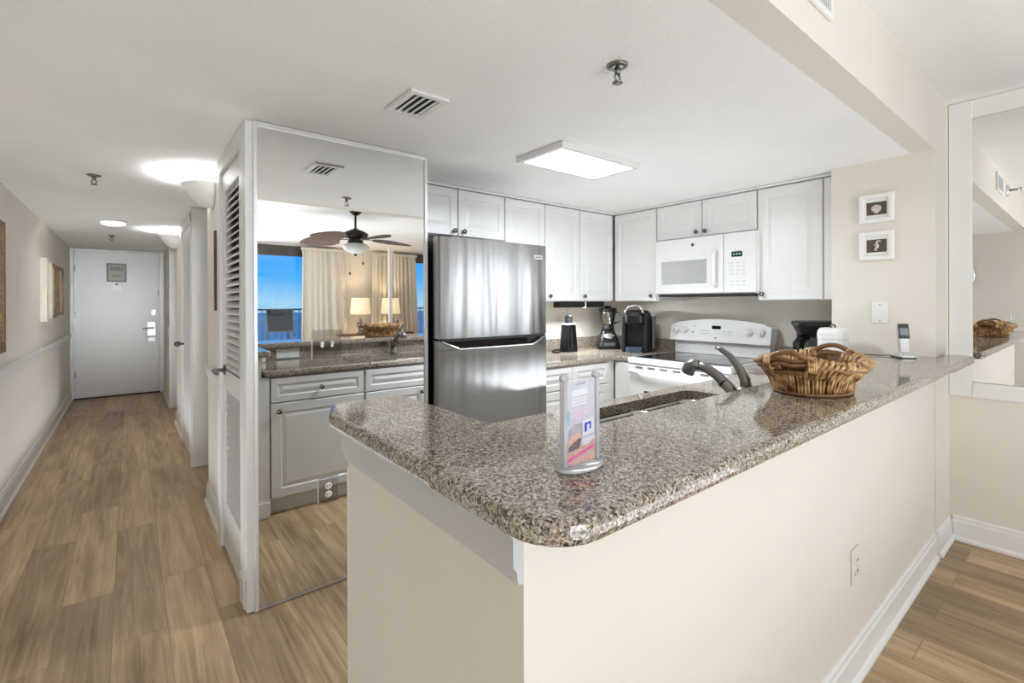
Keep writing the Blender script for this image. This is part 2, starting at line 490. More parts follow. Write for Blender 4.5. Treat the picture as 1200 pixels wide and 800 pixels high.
    def rot(self, a, axis, c=(0, 0, 0)):
        bmesh.ops.rotate(self.b, verts=self.b.verts[:], cent=c, matrix=Matrix.Rotation(a, 3, axis)); return self

    def move(self, d):
        bmesh.ops.translate(self.b, verts=self.b.verts[:], vec=Vector(d)); return self

    def build(self, name, mats, parent=None, world=False, recalc=True):
        """link as one object. world=True: the shape was drawn in world space (parents without rotation)."""
        if recalc: bmesh.ops.recalc_face_normals(self.b, faces=self.b.faces[:])
        me = bpy.data.meshes.new(name)
        off = Vector((0, 0, 0))
        if parent is None:
            xs = [v.co for v in self.b.verts]
            lo = [min(v[i] for v in xs) for i in range(3)]; hi = [max(v[i] for v in xs) for i in range(3)]
            off = Vector(((lo[0]+hi[0])/2, (lo[1]+hi[1])/2, lo[2]))
        elif world:
            q = parent
            while q is not None: off += q.location; q = q.parent
        self.move(-off)
        self.b.to_mesh(me); self.b.free()
        for m in (mats if isinstance(mats, (list, tuple)) else [mats]): me.materials.append(m)
        o = bpy.data.objects.new(name, me); COL.objects.link(o)
        if parent is None: o.location = off
        else: o.parent = parent
        return o


def inset(pts, d):
    n = len(pts); out = []
    for i in range(n):
        p0, p, p1 = Vector(pts[i-1]), Vector(pts[i]), Vector(pts[(i+1) % n])
        a = (p-p0).normalized(); b = (p1-p).normalized()
        na = Vector((-a.y, a.x)); nb = Vector((-b.y, b.x))
        k = (na+nb); k = k/max(k.length_squared/2, .3)
        q = p+k*d
        out.append((q.x, q.y))
    return out


def rrect(x0, x1, y0, y1, r, seg=5):
    pts = []
    for cx, cy, a0 in ((x1-r, y0+r, -PI/2), (x1-r, y1-r, 0), (x0+r, y1-r, PI/2), (x0+r, y0+r, PI)):
        for k in range(seg+1):
            a = a0+PI/2*k/seg
            pts.append((cx+r*math.cos(a), cy+r*math.sin(a)))
    return pts


def tag(o, label, cat, group=None, kind=None):
    if label: o['label'] = label
    if cat: o['category'] = cat
    if group: o['group'] = group
    if kind: o['kind'] = kind
    return o


def thing(name, label, cat, loc=(0, 0, 0), rz=0, group=None):
    o = bpy.data.objects.new(name, None); COL.objects.link(o)
    o.empty_display_size = .05
    o.location = loc; o.rotation_euler = (0, 0, rz)
    return tag(o, label, cat, group)


def struct(mb, name, mat, label=None, cat=None):
    o = mb.build(name, mat); o['kind'] = 'structure'
    if label: o['label'] = label
    if cat: o['category'] = cat
    return o


def sbox(name, mat, x0, x1, y0, y1, z0, z1, label=None, cat=None, bev=0):
    return struct(MB().box(x0, x1, y0, y1, z0, z1, bev), name, mat, label, cat)


def copy_tree(o, parent=None):
    c = o.copy(); COL.objects.link(c); c.parent = parent
    for ch in list(o.children): copy_tree(ch, c)
    return c


ZC, ZL = 2.14, 2.45          # kitchen and living-room ceilings
XL, XH = -.652, .417         # hall walls
YM = 2.315                   # closet mirror plane
XR = 3.637                   # living-room right wall
FACE_NX = -PI/2              # thing turned to face -X
FACE_PY = PI                 # thing turned to face +Y

# ------------------------------------------------------------------ structure
fl = MB().box(-.8, 6.2, -5.1, 9.25, -.1, 0)
struct(fl, 'floor', FLOOR, 'wood plank floor running down the hall and through the room', 'floor')
sbox('ceiling', CEIL, -.8, 3.9, .66, 9.25, ZC, 2.55, 'lower textured white ceiling over the kitchen and hall', 'ceiling')
sbox('ceiling_living', CEILS, -.8, 6.2, -5.1, .56, ZL, 2.55, 'higher smooth white ceiling of the living room', 'ceiling')
sbox('wall_beam', CREAM, -.652, 3.637, .56, .66, ZC, ZL, 'cream drop face between the two ceiling heights', 'wall')
sbox('wall_left', CREAM, -.8, XL, -5.1, 9.25, 0, ZL, 'long cream wall on the left of the hall', 'wall')
sbox('wall_hall_end', CREAM, XL, 2.0, 9.1, 9.25, 0, ZC, 'cream wall around the entry door', 'wall')
sbox('wall_right', CREAM, XR, 3.85, -2.1, .56, 0, ZL, 'cream wall carrying the white framed mirror at right', 'wall')
sbox('wall_kitchen_column', CREAM, 3.30, 3.85, .56, 1.035, 0, ZC, 'cream wall end with the two shell pictures', 'wall')
sbox('wall_kitchen_right', CREAM, 3.72, 3.85, 1.035, 3.2, 0, ZC, 'cream kitchen wall behind the range', 'wall')
sbox('wall_kitchen_back', CREAM, 1.266, 3.72, 3.09, 3.2, 0, ZC, 'cream kitchen wall behind the refrigerator', 'wall')
# closet and hall right side
sbox('wall_closet_front', WHITEP, XH, 1.266, YM+.006, YM+.09, 0, ZC-.002, 'wall that carries the closet mirror', 'wall')
sbox('wall_closet_side', CREAM, 1.20, 1.266, YM+.09, 3.2, 0, ZC, 'closet side wall beside the refrigerator', 'wall')
h = MB().box(XH, XH+.09, 3.10, 3.79, 0, ZC).box(XH, XH+.09, 2.405, 3.10, 2.07, ZC).box(XH, XH+.09, 2.405, 2.44, 0, 2.07)
struct(h, 'wall_hall_near', CREAM, 'cream hall wall just past the louvered door', 'wall')
sbox('wall_alcove_near', CREAM, XH, 2.0, 3.79, 3.85, 0, ZC, None, None)
sbox('wall_alcove_back', CREAM, 1.9, 2.0, 3.85, 9.1, 0, ZC, None, None)
sbox('wall_alcove_far', CREAM, XH, 1.9, 4.72, 4.8, 0, ZC, None, None)
sbox('wall_hall_middle', CREAM, XH, XH+.09, 4.8, 6.65, 0, ZC, 'cream hall wall beyond the alcove', 'wall')
sbox('wall_hall_nook', CREAM, XH+.09, 1.9, 6.56, 6.65, 0, ZC, None, None)
sbox('wall_hall_far', CREAM, XH, XH+.09, 7.57, 9.1, 0, ZC, 'cream hall wall next to the entry door', 'wall')
sbox('wall_nook_far', CREAM, XH+.09, 1.9, 7.57, 7.66, 0, ZC, None, None)
# living room behind the camera
fw_ = MB()
fw_.box(XL, 6.1, -5.05, -4.95, 2.43, ZL)
fw_.box(XL, -.5, -5.05, -4.95, 0, 2.43).box(2.95, 4.45, -5.05, -4.95, 0, 2.43).box(5.95, 6.1, -5.05, -4.95, 0, 2.43)
struct(fw_, 'wall_balcony_side', CREAM, 'cream living-room wall between the balcony windows', 'wall')
sbox('wall_living_far_right', CREAM, 6.1, 6.2, -5.05, -2.1, 0, ZL, None, None)
sbox('wall_living_return', CREAM, 3.85, 6.2, -2.2, -2.1, 0, ZL, None, None)

# peninsula pony walls
pw = MB().box(.475, 3.299, .566, .70, 0, 1.008)
struct(pw, 'wall_peninsula_front', CREAM, 'cream half wall under the long side of the granite bar', 'wall')
sbox('wall_peninsula_end', CREAM, .475, .64, .70, 1.325, 0, 1.008, 'cream half wall at the end of the peninsula', 'wall')

# baseboards and trims


def baseboard(name, p0, p1, nrm, label, h=.135, t=.014):
    """profiled board along p0->p1 (2-D) sticking out along nrm"""
    n = Vector((nrm[0], nrm[1])); a = Vector(p0); b = Vector(p1)
    prof = [(0, 0), (t+.012, 0), (t+.012, .012), (t+.004, .022), (t, .024), (t, h-.03), (t-.004, h-.022), (t-.004, h-.008), (.004, h), (0, h)]
    mb = MB()
    mb.loops([[(q.x+n.x*o, q.y+n.y*o, z) for o, z in prof] for q in (a, b)])
    return struct(mb, name, WHITEP, label, 'baseboard')


baseboard('baseboard_left', (XL, -4.9), (XL, 9.03), (1, 0), 'white baseboard along the left hall wall')
baseboard('baseboard_hall_near', (XH, 3.19), (XH, 3.85), (-1, 0), 'white baseboard just past the louvered door', .12)
baseboard('baseboard_hall_middle', (XH, 5.72), (XH, 6.65), (-1, 0), 'white baseboard beyond the second hall door')
baseboard('baseboard_hall_far', (XH, 7.57), (XH, 9.05), (-1, 0), 'white baseboard next to the entry door')
baseboard('baseboard_peninsula', (.475, .566), (3.27, .566), (0, -1), 'white baseboard under the long cream bar wall')
baseboard('baseboard_column', (3.30, .56), (XR-.02, .56), (0, -1), 'short white baseboard at the foot of the wall column')
baseboard('baseboard_right', (XR, -2.1), (XR, .545), (-1, 0), 'white baseboard under the framed mirror at right')


def casing(name, label, boards, mat=WHITEP):
    mb = MB()
    for q in boards: mb.box(*q, bev=.003, seg=1)
    return struct(mb, name, mat, label, 'trim')


# louvered closet door surround: jamb posts, head
casing('trim_1', 'white casing around the louvered closet door',
       [(XH-.03, XH-.001, 3.06, 3.16, 0, ZC-.003), (XH-.03, XH-.001, 2.36, 2.455, 0.1, ZC-.003), (XH-.034, XH-.001, 2.355, 2.46, 0.002, .135), (XH-.03, XH-.001, 2.455, 3.06, 2.055, ZC-.003)])
casing('trim_2', 'white corner post beside the closet mirror', [(XH-.028, XH+.012, YM+.008, 2.354, .0015, ZC-.003)])
casing('trim_3', 'white casing on the far side of the hall alcove', [(XH-.02, XH+.16, 4.695, 4.719, .12, ZC-.003), (XH-.03, XH+.17, 4.685, 4.719, .002, .12)])
casing('trim_4', 'white casing around the second hall door',
       [(XH-.022, XH-.001, 4.80, 4.87, 0.002, 2.10), (XH-.022, XH-.001, 5.63, 5.71, 0.002, 2.10), (XH-.026, XH-.001, 4.80, 5.71, 2.03, 2.10)])
casing('trim_5', 'white casing on the far side of the hall nook', [(XH-.02, XH+.12, 7.545, 7.569, 0.002, 2.10)])
casing('trim_6', 'white casing around the entry door',
       [(-.651, -.612, 9.05, 9.099, .002, 2.135), (.355, .41, 9.05, 9.099, .002, 2.135), (-.612, .355, 9.05, 9.099, 2.105, 2.135)])


def chair_rail(name, a, b, x, s, label):
    prof = [(0, .855), (.010, .858), (.013, .872), (.013, .895), (.022, .905), (.024, .918), (.016, .927), (0, .93)]
    mb = MB().loops([[(x+s*o, y, z) for o, z in prof] for y in (a, b)])
    return struct(mb, name, WHITEP, label, 'chair rail')


chair_rail('trim_7', -4.8, 9.0, XL, 1, 'white chair rail along the left hall wall')
chair_rail('trim_8', 3.17, 3.85, XH, -1, 'short white chair rail next to the louvered door')
chair_rail('trim_9', 5.72, 6.65, XH, -1, 'white chair rail beyond the second hall door')

casing('trim_11', 'white end panel of the peninsula facing the closet mirror', [(.476, .683, 1.3255, 1.342, 0.002, .878), (.476, .683, 1.342, 1.356, .002, .10)])

# moulding under the granite on the peninsula end
mo = MB()
prof = [(0, .905), (.008, .905), (.012, .912), (.012, .925), (.020, .935), (.020, .978), (.030, .992), (.034, 1.007), (0, 1.007)]
mo.loops([[(.475-o, y, z) for o, z in prof] for y in (.5665, 1.325)])
struct(mo, 'trim_10', GREYTRIM, 'grey painted moulding under the granite at the peninsula end', 'trim')

# ------------------------------------------------------------------ doors (setting)
d = thing('door_1', 'flat white entry door at the end of the hall', 'door', (-.135, 9.075, 0)); d['kind'] = 'structure'
MB().box(-.608, .352, 9.06, 9.098, .02, 2.102, .002, 1).build('door_leaf', DOORP, d, True)
MB().box(-.62, .358, 9.04, 9.062, .001, .019).build('threshold', DOORDK, d, True)
hw = MB().box(.20, .31, 9.045, 9.0595, .86, 1.08, .006).box(.215, .30, 9.04, 9.0455, .78, .84, .004)
hp = hw.build('lock_plate', ALUR, d, True)
MB().cyl((.275, 9.045, .985), (.275, 9.0, .985), .014).tube([(.275, 9.0, .985), (.24, 8.995, .985), (.15, 9.0, .98)], [.012, .011, .009]).build('lever_handle', NICKEL, hp, True)
MB().box(.25, .31, 9.045, 9.0595, 1.17, 1.27, .01).cyl((.28, 9.045, 1.22), (.28, 9.03, 1.22), .022).build('deadbolt', ALUR, d, True)
MB().box(.335, .350, 9.05, 9.0595, 1.47, 1.55, .002).build('door_guard', ALUR, d, True)
for z in (.35, 1.2, 1.85): MB().box(-.606, -.594, 9.052, 9.0595, z-.05, z+.05).build('hinge', NICKEL, d, True)

d = thing('door_2', 'white louvered closet door with a dark lever handle', 'door', (XH, 2.76, 0)); d['kind'] = 'structure'
m = MB()
x0, x1 = .402, .436
ya, yb = 2.462, 3.056
m.box(x0, x1, ya, ya+.085, .012, 2.045, .003, 1).box(x0, x1, yb-.085, yb, .012, 2.045, .003, 1)
m.box(x0, x1, ya+.085, yb-.085, .012, .27, .003, 1).box(x0, x1, ya+.085, yb-.085, .88, .985, .003, 1).box(x0, x1, ya+.085, yb-.085, 1.945, 2.045, .003, 1)
for za, zb in ((.275, .875), (.99, 1.94)):
    n = int((zb-za)/.036)
    for i in range(n):
        zz = za+(i+.5)*(zb-za)/n
        m.box(.419-.019, .419+.019, ya+.082, yb-.082, zz-.0035, zz+.0035, rot=Matrix.Rotation(math.radians(-42), 3, 'Y'))
m.build('door_leaf', DOORP, d, True)
hb = MB().lathe([(.0, 0), (.028, 0), (.03, .004), (.024, .009), (.0, .010)], seg=20).rot(-PI/2, 'Y').move((x0, 2.985, .985)).build('rose', GUN, d, True)
MB().cyl((x0-.009, 2.985, .985), (x0-.05, 2.985, .985), .010).tube([(x0-.05, 2.985, .985), (x0-.056, 2.955, .985), (x0-.054, 2.90, .982), (x0-.05, 2.87, .979)], [.012, .012, .010, .008]).build('lever_handle', NICKEL, hb, True)
for z in (.38, 1.75): MB().box(x0-.010, x0+.002, 2.4565, 2.476, z-.05, z+.05).build('hinge', GUN, d, True)
# dark sheet standing in for the shade inside the closet, behind the louvers
sbox('wall_closet_shade', nmat('closet_shade_dark', (.05, .05, .05), .9, var=(3, (.06, .06, .06))), .60, .62, 2.42, 3.78, 0.001, ZC-.003)

d = thing('door_3', 'flat white hall door with a dark knob', 'door', (XH, 5.25, 0)); d['kind'] = 'structure'
MB().box(XH-.010, XH-.001, 4.875, 5.625, .015, 2.025).build('door_leaf', DOORP, d, True)
MB().cyl((XH-.010, 5.57, .96), (XH-.05, 5.57, .96), .011).ball((XH-.062, 5.57, .96), .028).build('knob', GUN, d, True)
MB().box(XH-.016, XH-.008, 4.862, 4.876, .30, .40).build('hinge', GUN, d, True)

# ------------------------------------------------------------------ windows to the balcony


def window(name, x0, x1, label, mulls):
    t = thing(name, label, 'window', ((x0+x1)/2, -5.0, 0)); t['kind'] = 'structure'
    f = MB()
    f.box(x0, x1, -5.04, -4.96, 2.24, 2.428).box(x0, x1, -5.04, -4.96, .002, .06)
    f.build('window_head', nmat('bronze_window_frame', (.10, .09, .085), .4, .5, var=(5, (.12, .11, .10))), t, True)
    w = MB()
    for x in [x0+.03]+mulls+[x1-.03]: w.box(x-.03, x+.03, -5.03, -4.97, .06, 2.24)
    w.build('window_frame', WHITEP, t, True)
    MB().box(x0+.06, x1-.06, -5.004, -4.998, .06, 2.24).build('pane', GLASS, t, True)


window('window_1', -.5, 2.95, 'wide glazed balcony door seen in the closet mirror', [1.2])
window('window_2', 4.45, 5.95, 'second balcony window seen at the right of the closet mirror', [])

sbox('wall_post', WHITEP, 3.84, 3.90, -3.93, -3.87, 0, 2.4, 'slim white post standing before the table lamps in the mirror', 'post')

# balcony, sea
sbox('floor_balcony', CONC, -1.5, 7, -6.9, -5.1, -.2, -.02)
r = thing('balcony_railing', 'dark topped balcony railing in front of the sea', 'railing', (2.5, -6.65, 0))
MB().box(-1.4, 6.9, -6.69, -6.62, 1.20, 1.235, .004, 1).build('top_rail', DARKG, r, True)
MB().box(-1.4, 6.9, -6.67, -6.64, .08, .12).build('rail', TAN, r, True)
MB().box(-1.4, 6.9, -6.67, -6.64, .93, .95).build('rail', TAN, r, True)
b = MB()
for i in range(66): b.box(-1.3+i*.125, -1.28+i*.125, -6.665, -6.645, .12, 1.20)
q = b.build('balusters', TAN, r, True); q['kind'] = 'stuff'
for i in range(5): MB().box(-1.4+i*2.05, -1.35+i*2.05, -6.68, -6.63, -.02, 1.2).build('post', TAN, r, True)
sbox('sea', SEAM, -2500, 4000, -1560, -12, -27, -25)


def balcony_chair(x, label):
    c = thing('balcony_chair', label, 'chair', (x, -6.0, -.02), 0, 'balcony chairs')
    # faces the room side rail: high sling back leaning away
    MB().box(-.24, .24, -.012, .012, 0, .46, .004, 1).rot(math.radians(14), 'X').move((0, .02, .80)).build('backrest', SLING, c)
    MB().box(-.24, .24, -.25, .22, .42, .445, .006, 1).build('seat', SLING, c)
    fr = MB()
    for s in (-1, 1):
        fr.tube([(s*.27, .13, .42), (s*.265, .02, .8), (s*.25, -.09, 1.25)], .014)
    fr.tube([(-.25, -.09, 1.25), (.25, -.09, 1.25)], .012).tube([(-.27, .035, .79), (.27, .035, .79)], .012)
    fr.build('back_frame', TAN, c)
    for s in (-1, 1):
        for y in (-.22, .24): MB().cyl((s*.27, y, 0), (s*.26, y*.8, .43), .013).build('leg', TAN, c)
        MB().box(s*.27-.025, s*.27+.025, -.24, .2, .63, .65, .006, 1).cyl((s*.27, -.2, .43), (s*.27, -.2, .63), .012).build('armrest', TAN, c)
    return c


c1 = balcony_chair(2.42, 'grey sling balcony chair seen through the window in the mirror')

# ------------------------------------------------------------------ closet mirror (the big reflecting wall)
t = thing('wall_mirror', 'full height closet mirror with a slim silver frame beside the refrigerator', 'mirror', (.84, YM, 0))
MB().box(.432, 1.25, YM, YM+.0045, .014, 2.118).build('mirror_glass', MIRROR, t, True)
f = MB().box(XH+.002, .434, YM-.008, YM+.005, .002, ZC-.004, .002, 1).box(1.248, 1.266, YM-.008, YM+.005, .002, ZC-.004, .002, 1)
f.box(.434, 1.248, YM-.008, YM+.005, 2.116, ZC-.004, .002, 1)
MB().box(.434, 1.248, YM-.005, YM+.005, .002, .012, .001, 1).build('bottom_channel', ALUR, t, True)
f.build('frame', nmat('pale_mirror_frame', (.78, .78, .77), .3, .35, var=(5, (.76, .76, .75))), t, True)


def plate(name, label, cat, loc, rz, w, h_, mat=PLATE, kind='outlet', n=1, mat2=PLATE):
    """wall plate; local face looks to -Y"""
    t = thing(name, label, cat, loc, rz)
    MB().box(-w/2, w/2, -.006, -.0005, -h_/2, h_/2, .002, 2).build('cover_plate', mat, t)
    for i in range(n):
        x = (i-(n-1)/2)*.046
        if kind == 'outlet':
            for s in (-1, 1):
                o = MB().lathe([(0, 0), (.0155, 0), (.0165, .002), (.014, .0035), (0, .0035)], seg=16).rot(PI/2, 'X').move((x, -.0058, s*.0195)).build('socket', mat2, t)
                MB().box(x-.0075, x-.0045, -.0104, -.0094, s*.0195-.002, s*.0195+.007).box(x+.0045, x+.0075, -.0104, -.0094, s*.0195-.002, s*.0195+.007).build('slot', SLOT, o)
        elif kind == 'switch':
            MB().box(x-.006, x+.006, -.0085, -.0058, -.013, .013).box(x-.0045, x+.0045, -.022, -.008, .0, .010, .002, 1).build('toggle', mat2, t)
        elif kind == 'blank':
            for s in (-1, 1): MB().lathe([(0, 0), (.004, 0), (.003, .0012), (0, .0014)], seg=10).rot(PI/2, 'X').move((x, -.0058, s*h_*.38)).build('screw', NICKEL, t)
        elif kind == 'rocker':
            MB().box(x-.016, x+.016, -.009, -.0058, -.033, .033, .002, 1).build('rocker', mat2, t)
    return t


plate('mirrored_switch_plate', 'mirror finished double switch plate on the closet mirror', 'switch', (.729, YM, 1.148), 0, .138, .136, MIRRORD, 'switch', 2)
plate('mirrored_outlet', 'mirror finished socket plate low on the closet mirror', 'outlet', (.732, YM, .458), 0, .095, .125, MIRRORD, 'outlet')

# ------------------------------------------------------------------ right wall mirror with white frame
t = thing('framed_wall_mirror', 'large mirror in a flat white frame on the right wall', 'mirror', (XR, -.5, .81))
MB().box(XR-.008, XR-.001, -1.6, .462, .895, 2.347).build('mirror_glass', MIRROR, t, True)
f = MB().box(XR-.02, XR-.001, .462, .558, .812, ZL-.003, .002, 1).box(XR-.022, XR-.001, -1.7, .462, .812, .894, .002, 1).box(XR-.012, XR-.001, -1.7, .462, 2.348, ZL-.003).box(XR-.02, XR-.001, -1.7, -1.601, .812, ZL-.003)
f.build('frame', WHITEP, t, True)

# ------------------------------------------------------------------ kitchen: cabinets


def knob(parent, x, z, y):
    MB().lathe([(0, 0), (.006, 0), (.006, .012), (.013, .016), (.0165, .022), (.015, .028), (.008, .031), (0, .0315)], seg=14).rot(PI/2, 'X').move((x, y, z)).build('knob', GUN, parent)


def cabinet(name, label, loc, rz, w, d_, z0, z1, fronts, group=None, toe=0, bodymat=CAB, trim=False):
    """local: x to the right seen from the front, front face at y=0, depth to +y.
    fronts: (kind, x0, x1, z0, z1, knob) knob=(x,z) or None"""
    t = thing(name, label, 'cabinet', loc, rz, group)
    b = MB().box(.001, w-.001, .010, d_, z0+toe, z1)
    if toe: b.box(.001, w-.001, .07, d_, z0, z0+toe)
    if trim: b.box(.001, w-.001, -.030, .010, z1-.014, z1)
    b.build('body', bodymat, t)
    for kind, a, c, e0, e1, kn in fronts:
        o = MB().panel(a+.001, c-.001, e0, e1-.001, .0095, .0295, raised=kind != 'filler').build(kind, CAB, t)
        if kn: knob(o, kn[0], kn[1], -.022)
    return t


UD = .32
zt = 2.117
G = 'white raised-panel wall cabinets'
# back wall uppers, faces at Y=2.766 (body front 2.79)
yb = 2.788


def ux(a, b): return a+.003, b-.003


cabinet('wall_cabinet', 'short white two-door wall cabinet above the refrigerator', (1.30, yb, 0), 0, .858, .30, 1.795, 2.137,
        [('door', .003, .449, 1.80, zt, (.415, 1.83)), ('door', .455, .855, 1.80, zt, (.49, 1.83))], trim=True)
cabinet('wall_cabinet', 'tall white two-door wall cabinet right of the refrigerator top', (2.158, yb, 0), 0, .80, .30, 1.352, 2.137,
        [('door', .003, .398, 1.355, zt, (.365, 1.395)), ('door', .404, .797, 1.355, zt, (.437, 1.395))], trim=True)
cabinet('wall_cabinet', 'tall single-door wall cabinet in the inner corner above the blender', (2.958, yb, 0), 0, .435, .30, 1.352, 2.137,
        [('door', .003, .425, 1.355, zt, (.036, 1.395))], trim=True)
# right wall uppers, faces at X=3.394 (body front 3.416); local x runs towards -Y
xb = 3.416
cabinet('wall_cabinet', 'tall single-door wall cabinet left of the microwave', (xb, 2.762, 0), FACE_NX, .438, .30, 1.352, 2.137,
        [('door', .003, .432, 1.355, zt, (.395, 1.395))], trim=True)
cabinet('wall_cabinet', 'short white two-door wall cabinet over the microwave', (xb, 2.322, 0), FACE_NX, .806, .30, 1.842, 2.137,
        [('door', .003, .395, 1.846, zt, (.362, 1.878)), ('door', .401, .803, 1.846, zt, (.434, 1.878))], trim=True)
cabinet('wall_cabinet', 'tall single-door wall cabinet right of the microwave', (xb, 1.514, 0), FACE_NX, .474, .30, 1.352, 2.137,
        [('door', .003, .400, 1.355, zt, (.040, 1.395)), ('filler', .405, .472, 1.355, zt, None)], trim=True)

# black bar mounted under the back cabinets
t = thing('under_cabinet_bar', 'slim black bar fixed under the corner wall cabinets', 'bar', (3.0, 2.84, 1.32))
MB().box(2.73, 3.04, 2.79, 2.86, 1.300, 1.3515, .006).box(3.05, 3.29, 2.79, 2.86, 1.300, 1.3515, .006).build('bar', BLACKM, t, True)
MB().box(3.04, 3.05, 2.786, 2.862, 1.297, 1.3515).build('bracket', PLATE, t, True)

# base cabinets on the back wall
yc = 2.472
cabinet('base_cabinet', 'white drawer base cabinet right of the refrigerator', (2.10, yc, 0), 0, .94, .60, 0, .878,
        [('drawer', .004, .434, .712, .872, (.345, .792)), ('drawer', .004, .434, .42, .706, (.345, .58)), ('drawer', .004, .434, .105, .414, (.345, .27)),
         ('drawer', .440, .842, .712, .872, None), ('door', .440, .842, .105, .706, (.49, .64))], toe=.1)
cabinet('base_cabinet', 'narrow white filler cabinet between the corner and the range', (3.05, 2.468, 0), FACE_NX, .150, .60, 0, .878,
        [('filler', .002, .148, .105, .872, None)], toe=.1)
cabinet('base_cabinet', 'narrow white base cabinet right of the range under the coffee maker', (3.05, 1.495, 0), FACE_NX, .11, .60, 0, .878,
        [('door', .003, .107, .105, .872, None)], toe=.1)
# peninsula cabinets, facing the mirror (+Y); local x runs towards -X
G2 = None
cabinet('base_cabinet', 'white drawer and door cabinet in the peninsula reflected left in the closet mirror', (1.295, 1.325, 0), FACE_PY, .608, .04, 0, .878,
        [('drawer', .004, .604, .715, .872, (.30, .79)), ('door', .004, .604, .11, .709, (.56, .66))], toe=.1)
cabinet('base_cabinet', 'white sink cabinet in the peninsula reflected right in the closet mirror', (2.25, 1.327, 0), FACE_PY, .952, .04, 0, .878,
        [('drawer', .004, .948, .715, .872, None), ('door', .004, .473, .11, .709, (.44, .67)), ('door', .479, .948, .11, .709, (.512, .67))], toe=.1)
cabinet('base_cabinet', 'white base cabinet at the wall end of the peninsula', (3.04, 1.325, 0), FACE_PY, .788, .60, 0, .878,
        [('drawer', .004, .784, .715, .872, (.39, .79)), ('door', .004, .391, .11, .709, (.36, .67)), ('door', .397, .784, .11, .709, (.43, .67))], toe=.1)

# worktops (granite)
ZK = .92
back = [(2.10, 2.44), (2.97, 2.44), (3.005, 2.425), (3.02, 2.39), (3.02, 2.318), (3.70, 2.318), (3.70, 3.07), (2.10, 3.07)]
w1 = thing('worktop', 'granite worktop in the back corner under the coffee makers', 'countertop', (2.9, 2.8, .88))
MB().slab(back, .88, ZK).build('slab', GRAN, w1, True)
MB().box(2.10, 3.70, 3.07, 3.089, .885, 1.02, .002, 1).box(3.70, 3.719, 2.318, 3.089, .885, 1.02, .002, 1).build('backsplash', GRAN, w1, True)
pen = [(.66, .72), (3.29, .72), (3.29, 1.045), (3.70, 1.045), (3.70, 1.488), (3.03, 1.488), (3.03, 1.355), (.66, 1.355)]
hole = rrect(1.22, 2.09, .93, 1.265, .06)
w2 = thing('worktop', 'granite worktop of the peninsula around the sink', 'countertop', (2.0, 1.05, .88))
MB().slab(pen, .88, ZK, [hole]).build('slab', GRAN, w2, True)
MB().box(.66, 3.295, .702, .72, .885, 1.009).build('backsplash', GRAN, w2, True)
MB().box(3.70, 3.719, 1.045, 1.488, .885, 1.02, .002, 1).build('backsplash', GRAN, w2, True)
plate('backsplash_outlet', 'white horizontal outlet plate on the bar backsplash reflected in the closet mirror', 'outlet', (.94, .7205, .964), FACE_PY, .165, .07, PLATE, 'blank', 1)

# raised bar top (granite, L shape)
bar = [(.50, .433), (3.46, .433), (3.49, .445), (3.505, .475), (3.505, .556), (3.296, .556), (3.296, .775), (.685, .775), (.685, 1.385), (.66, 1.415), (.475, 1.415), (.445, 1.385), (.41, 1.29), (.41, .523)]
corner = [(.41+.09-.09*math.cos(a), .433+.09-.09*math.sin(a)) for a in [PI/2*k/6 for k in range(7)]]
bar = bar[1:-1]+corner
t = MB().slab(bar, 1.010, 1.05, rnd=.014).build('granite_bar', GRAN)
tag(t, 'raised L-shaped granite bar top of the peninsula', 'countertop')

# sink
t = thing('kitchen_sink', 'stainless double bowl sink set under the granite', 'sink', (1.655, 1.10, .68))


def bowl(x0, x1):
    m = MB()
    rings = []
    for z, i, rr in ((.879, -.012, .06), (.879, 0, .055), (.86, .004, .055), (.71, .012, .05), (.695, .03, .04)):
        rings.append([(x, y, z) for x, y in rrect(x0+i, x1-i, .925+i, 1.27-i, rr)])
    m.loops(rings, False, True, True)
    return m


for a, b_ in ((1.235, 1.70), (1.715, 2.075)):
    o = bowl(a, b_).build('bowl', STEEL_SINK, t, True)
    md = o.modifiers.new('thick', 'SOLIDIFY'); md.thickness = .002
    MB().lathe([(0, 0), (.04, 0), (.042, .003), (.03, .004), (0, .002)], (a+b_)/2, 1.1, seg=18).move((0, 0, .697)).build('drain', CHROME, o, True)

# faucet
fx, fy = 1.755, .835
t = thing('kitchen_faucet', 'brushed nickel pull-out faucet with a curved lever behind the basket', 'faucet', (fx, fy, ZK))
MB().lathe([(0, ZK+.0005), (.034, ZK+.0005), (.034, ZK+.008), (.028, ZK+.016), (.026, ZK+.06), (.025, ZK+.09), (.022, ZK+.105), (0, ZK+.11)], fx, fy, seg=20).build('body', NICKEL, t, True)
sp = MB().tube([(fx-.01, fy+.0, ZK+.05), (fx-.012, fy+.045, ZK+.10), (fx-.014, fy+.09, ZK+.142), (fx-.014, fy+.135, ZK+.166), (fx-.014, fy+.17, ZK+.174)], [.021, .020, .019, .018, .018], 16).build('spout', NICKEL, t, True)
MB().tube([(fx-.014, fy+.160, ZK+.173), (fx-.014, fy+.185, ZK+.173), (fx-.014, fy+.205, ZK+.163), (fx-.014, fy+.216, ZK+.140)], [.0185, .024, .027, .026], 16).build('spray_head', NICKEL, sp, True)
MB().tube([(fx-.013, fy+.062, ZK+.114), (fx-.013, fy+.068, ZK+.119)], .0208, 16).build('ring', BLACK, sp, True)
MB().tube([(fx+.02, fy-.005, ZK+.09), (fx+.028, fy+.005, ZK+.13), (fx+.03, fy+.03, ZK+.175), (fx+.03, fy+.065, ZK+.215), (fx+.03, fy+.10, ZK+.238), (fx+.03, fy+.12, ZK+.242)], [.022, .021, .017, .013, .010, .006], 14, flat=.75).build('lever', NICKEL, t, True)

